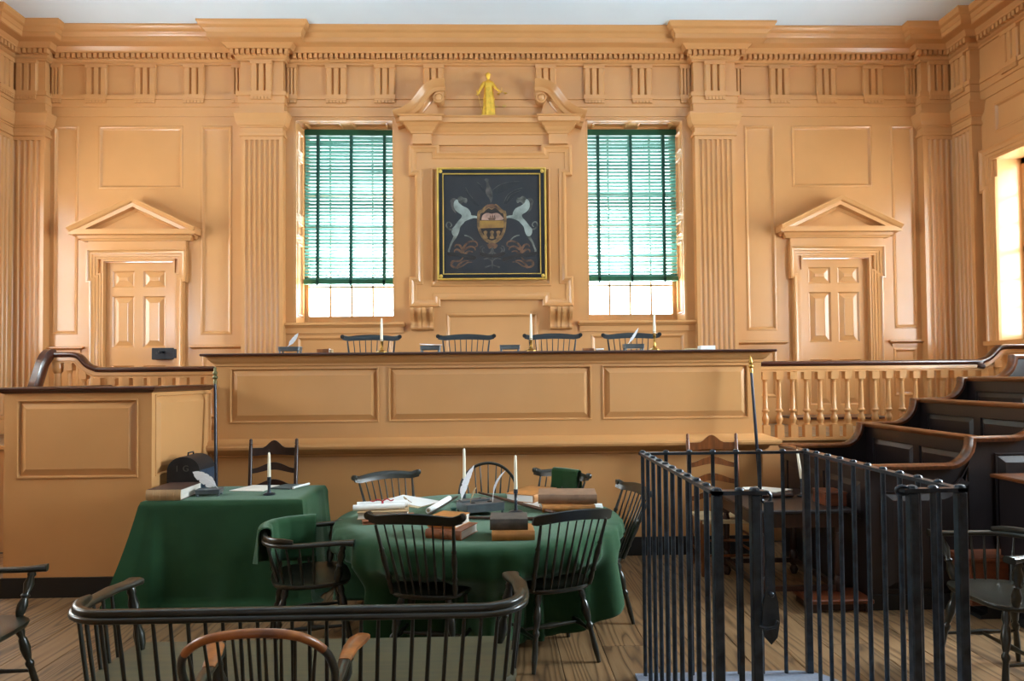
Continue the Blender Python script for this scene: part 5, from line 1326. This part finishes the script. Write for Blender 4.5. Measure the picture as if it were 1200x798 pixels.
# ================================================================== PAINTING
def painting():
    r = thing('coat_of_arms_painting', 'square painting of horses and a shield in a black and gilt frame above the bench', 'painting', (.01, -.075, 3.457)); hw, hh = .667, .688
    CANV = mat('dark_canvas', '#1c2127', rough=.5, var=.25, vscale=4, bump=.1, hex2='#25262a'); FRB = mat('black_frame', '#12161c', rough=.4, var=.15)
    def flat(nm, hx, h2, vs=7, rough=.6, met=0): return mat(nm, hx, rough=rough, var=.3, vscale=vs, hex2=h2, metal=met)
    HORSE = flat('painted_horse', '#9fa69f', '#4e534f', 9); BROWN = flat('painted_scrolls', '#6e4c34', '#3a2a20', 12); GLD = flat('painted_gold', '#80633c', '#4c3925', 14); SKYP = flat('painted_sky', '#b08c7c', '#6e5950'); BAND = flat('painted_ochre', '#93702f', '#75542a'); DK = flat('painted_dark', '#261a14', '#140f0e'); EAG = flat('painted_eagle', '#55514e', '#2a2928', 10); WING = flat('painted_wing', '#232729', '#191c20', 10); INK = flat('painted_letters', '#6b6354', '#4a4034', 20); RIB = flat('painted_ribbon', '#2b2522', '#1a1716')
    rect = lambda w, h, y: [(-w, y, -h), (w, y, -h), (w, y, h), (-w, y, h)]
    MB().sweep(rect(hw, hh, .02), FRONT, [(0, 0), (0, .05), (.004, .056), (.014, .058), (.020, .05), (.024, .045)], closed=True).build('outer_gilt_edge', GILT, r, smooth=30)
    MB().sweep(rect(hw, hh, .02), FRONT, [(.022, .04), (.022, .046), (.045, .050), (.068, .044), (.07, .04)], closed=True).build('black_frame', FRB, r, smooth=30)
    MB().sweep(rect(hw-.068, hh-.068, .02), FRONT, [(0, .03), (0, .044), (.004, .048), (.010, .046), (.013, .03)], closed=True).build('inner_gilt_edge', GILT, r, smooth=30)
    # rope of gilt beads, too small to tell apart
    mb = MB()
    for sx in (-1, 1):
        for k in range(60):
            z = -hh+.02+(2*hh-.04)*k/59; mb.box(sx*(hw-.010)-.006, sx*(hw-.010)+.006, -.043, -.036, z-.007, z+.007)
            x = -hw+.02+(2*hw-.04)*k/59; mb.box(x-.007, x+.007, -.043, -.036, sx*(hh-.010)-.006, sx*(hh-.010)+.006)
    tag(mb.build('gilt_beading', GILT, r), kind='stuff')
    mb = MB()
    for sx in (-1, 1):
        for k in range(56):
            z = -hh+.08+(2*hh-.16)*k/55; mb.box(sx*(hw-.046)-.016, sx*(hw-.046)+.016, -.033, -.029, z-.007, z+.007)
            x = -hw+.08+(2*hw-.16)*k/55; mb.box(x-.007, x+.007, -.033, -.029, sx*(hh-.046)-.016, sx*(hh-.046)+.016)
    tag(mb.build('carved_leafing', FRB, r), kind='stuff')
    for sx in (-1, 1):
        for sz in (-1, 1):
            mb = MB(); mb.lathe([(0, .024), (.006, .022), (.008, .012), (.013, .010), (.016, .004)], (sx*(hw-.046), -.03, sz*(hh-.046)), (sx*(hw-.046), -1, sz*(hh-.046)), 12); mb.build('rosette', GILT, r, smooth=40)
    canvas = MB().box(-hw+.03, hw-.03, .0, .02, -hh+.03, hh-.03).build('canvas', CANV, r)
    cv = lambda zx, zy: ((zx-405)/512.0, (413-zy)/501.5)
    lay = [0]
    def patch(name, m, polys, n=5, dy=None):
        mb = MB(); lay[0] += 1; y = -.0006*(1+lay[0]*.25)
        for pl in polys:
            P = [Vector((cv(a, b)[0], 0, cv(a, b)[1])) for a, b in pl]; Q = spline(P+[P[0]], n)[:-1] if n > 1 else P
            mb.prism([(p.x, p.z) for p in Q], lambda u, v: (u, y, v), lambda u, v: (u, .0005, v))
        return mb.build(name, m, canvas)
    def stroke(name, m, lines, w0=4, w1=1.2):
        mb = MB(); lay[0] += 1
        for ln in lines:
            P = spline([Vector((cv(a, b)[0], -.0006, cv(a, b)[1])) for a, b in ln], 6); N = len(P)
            mb.tube(P, [(w0+(w1-w0)*i/(N-1))/512 for i in range(N)], 6, sec=(1, .15), up=(0, 1, 0))
        return mb.build(name, m, canvas, smooth=60)
    mir = lambda pl: [(812-a, b) for a, b in pl]
    wl = [[(372, 215), (350, 190), (330, 165), (312, 152), (325, 175), (345, 205), (365, 228)], [(330, 300), (290, 262), (262, 225), (240, 190), (248, 225), (275, 270), (315, 305)]]
    wr = [[(415, 205), (450, 180), (500, 160), (555, 155), (610, 158), (560, 175), (500, 205), (440, 230)], [(480, 280), (510, 235), (560, 200), (610, 180), (580, 215), (535, 255), (495, 292)]]
    patch('painted_wings', WING, wl+wr)
    patch('painted_eagle', EAG, [[(360, 140), (372, 130), (388, 136), (386, 155), (392, 175), (405, 200), (412, 230), (410, 262), (400, 280), (390, 255), (375, 235), (368, 210), (374, 180), (372, 155)]])
    c1 = lambda pl: [(a*.5333, b*.5333+26.6) for a, b in pl]
    c2 = lambda pl: [(a*.5333, b*.5333+345.8) for a, b in pl]
    body = c1([(345, 438), (322, 462), (313, 505), (326, 552), (360, 588), (405, 618), (402, 650), (365, 690), (318, 752)])+c2([(292, 185), (290, 225), (305, 258), (330, 270), (358, 255), (378, 205), (388, 160), (425, 118)])+c1([(448, 692), (505, 668), (560, 655), (602, 662), (600, 640), (560, 628), (520, 622), (512, 590), (480, 545), (420, 515), (376, 480), (362, 446)])
    head = c1([(350, 440), (372, 412), (400, 402), (430, 420), (462, 424), (472, 442), (470, 470), (455, 484), (432, 470), (412, 478), (392, 500), (366, 482)])
    hind = c2([(318, 240), (300, 290), (272, 345), (258, 390), (240, 432), (252, 462), (272, 480), (280, 466), (262, 440), (275, 400), (298, 345), (330, 300), (352, 262)])
    fore = c2([(440, 250), (480, 258), (520, 280), (548, 310), (535, 312), (508, 288), (470, 270), (438, 262)])
    mane = c1([(340, 430), (300, 425), (272, 460), (280, 500), (300, 560), (345, 600), (322, 550), (310, 500), (322, 455)])
    HD = flat('painted_horse_shade', '#6f716a', '#33332f', 9)
    HORSE = flat('painted_horse_light', '#939d97', '#666d68', 6)
    for q in (lambda p: p, mir):
        patch('painted_mane', EAG, [q(mane)]); patch('painted_hind_leg', HD, [q(hind)]); patch('painted_foreleg', HD, [q(fore)])
        patch('painted_head', HD, [q(head)]); patch('painted_horse', HORSE, [q(body)], 3)
    tl = c2([(300, 190), (262, 185), (228, 150), (238, 108), (270, 108), (288, 140), (268, 160)])
    stroke('painted_tail', HD, [tl, mir(tl)], 6, 3)
    ed = [c1([(455, 300), (485, 360), (540, 430)]), c1([(590, 240), (630, 270), (655, 310)]), [(410, 205), (450, 175), (510, 155), (580, 150)], [(480, 285), (505, 235), (550, 205), (600, 190)], [(500, 270), (530, 230), (585, 208)]]
    stroke('painted_feather_edges', EAG, ed, 1.5, 1)
    sh = lambda k: [(405+(a-405)*k, 420+(b-420)*k) for a, b in [(345, 330), (380, 300), (405, 310), (432, 298), (468, 330), (490, 345), (490, 420), (478, 470), (450, 510), (405, 530), (362, 510), (333, 470), (318, 420), (322, 345)]]
    patch('painted_shield', GLD, [sh(1.06)]); patch('painted_shield_field', DK, [sh(.86)])
    patch('painted_chief', SKYP, [[(340, 388), (348, 360), (375, 345), (405, 350), (438, 345), (464, 362), (472, 388)]], 3)
    patch('painted_band', BAND, [[(330, 392), (480, 392), (480, 436), (330, 440)]], 1)
    patch('painted_ship', BROWN, [[(378, 376), (432, 376), (424, 388), (388, 388)], [(392, 374), (396, 352), (402, 374)], [(404, 374), (408, 346), (416, 374)], [(418, 374), (421, 354), (428, 374)]], 1)
    stroke('painted_plough', DK, [[(362, 410), (395, 418), (440, 410)], [(385, 424), (410, 414), (432, 424)]], 4, 2)
    patch('painted_sheaves', GLD, [[(x-14, 462), (x, 454), (x+14, 462), (x+7, 480), (x+15, 500), (x, 505), (x-15, 500), (x-7, 480)] for x in (365, 405, 445)], 2)
    for q in ([(362, 325), (375, 300), (405, 290), (435, 300), (448, 325), (425, 312), (405, 318), (385, 312)], [(372, 540), (405, 530), (440, 540), (425, 565), (405, 558), (388, 565)]): patch('painted_scroll_crest', BROWN, [q])
    L = [[(225, 600), (228, 560), (250, 530), (285, 518), (310, 528), (312, 548), (298, 552)], [(232, 570), (270, 552), (296, 560), (300, 575)], [(226, 580), (205, 545), (180, 540), (172, 555)], [(222, 590), (190, 570), (172, 575), (170, 588)], [(235, 600), (258, 580), (285, 585)], [(160, 640), (150, 665), (175, 680), (215, 672), (250, 650), (280, 648)], [(185, 685), (200, 660), (230, 640), (262, 640)], [(150, 655), (165, 640), (200, 640), (222, 620), (225, 600)]]
    for q in L+[mir(q) for q in L]: stroke('painted_leaf', BROWN, [q], 9, 2.5)
    C = [[(405, 560), (395, 590), (370, 600), (348, 585), (345, 565), (358, 560)], [(405, 640), (380, 625), (352, 630)], [(340, 600), (330, 570), (336, 552), (352, 548)], [(405, 560), (405, 690)], [(360, 680), (405, 665)]]
    stroke('painted_centre_scrolls', EAG, C+[mir(q) for q in C], 6, 2)
    patch('painted_motto_ribbon', RIB, [[(128, 585), (200, 590), (300, 612), (292, 632), (200, 612), (130, 606)], [(330, 585), (405, 600), (480, 585), (480, 606), (405, 620), (330, 606)], [(472, 622), (560, 600), (680, 586), (682, 606), (560, 622), (476, 645)]], 3)
    def word(t, zx, zy, size, rot):
        cu = bpy.data.curves.new('motto', 'FONT'); cu.body = t; cu.size = size; cu.align_x = 'CENTER'; cu.extrude = .0004
        to = bpy.data.objects.new('motto', cu); COL.objects.link(to); me = bpy.data.meshes.new_from_object(to.evaluated_get(bpy.context.evaluated_depsgraph_get())); bpy.data.objects.remove(to)
        me.materials.clear(); me.materials.append(INK); o = bpy.data.objects.new('motto_word', me); COL.objects.link(o); o.parent = canvas
        x, z = cv(zx, zy); o.location = (x, -.0062, z); o.rotation_euler = (PI/2, rot, 0)
    word('VIRTUE', 205, 612, .042, .12); word('LIBERTY', 405, 612, .036, 0); word('INDEPENDENCE', 572, 618, .040, -.15)
painting()
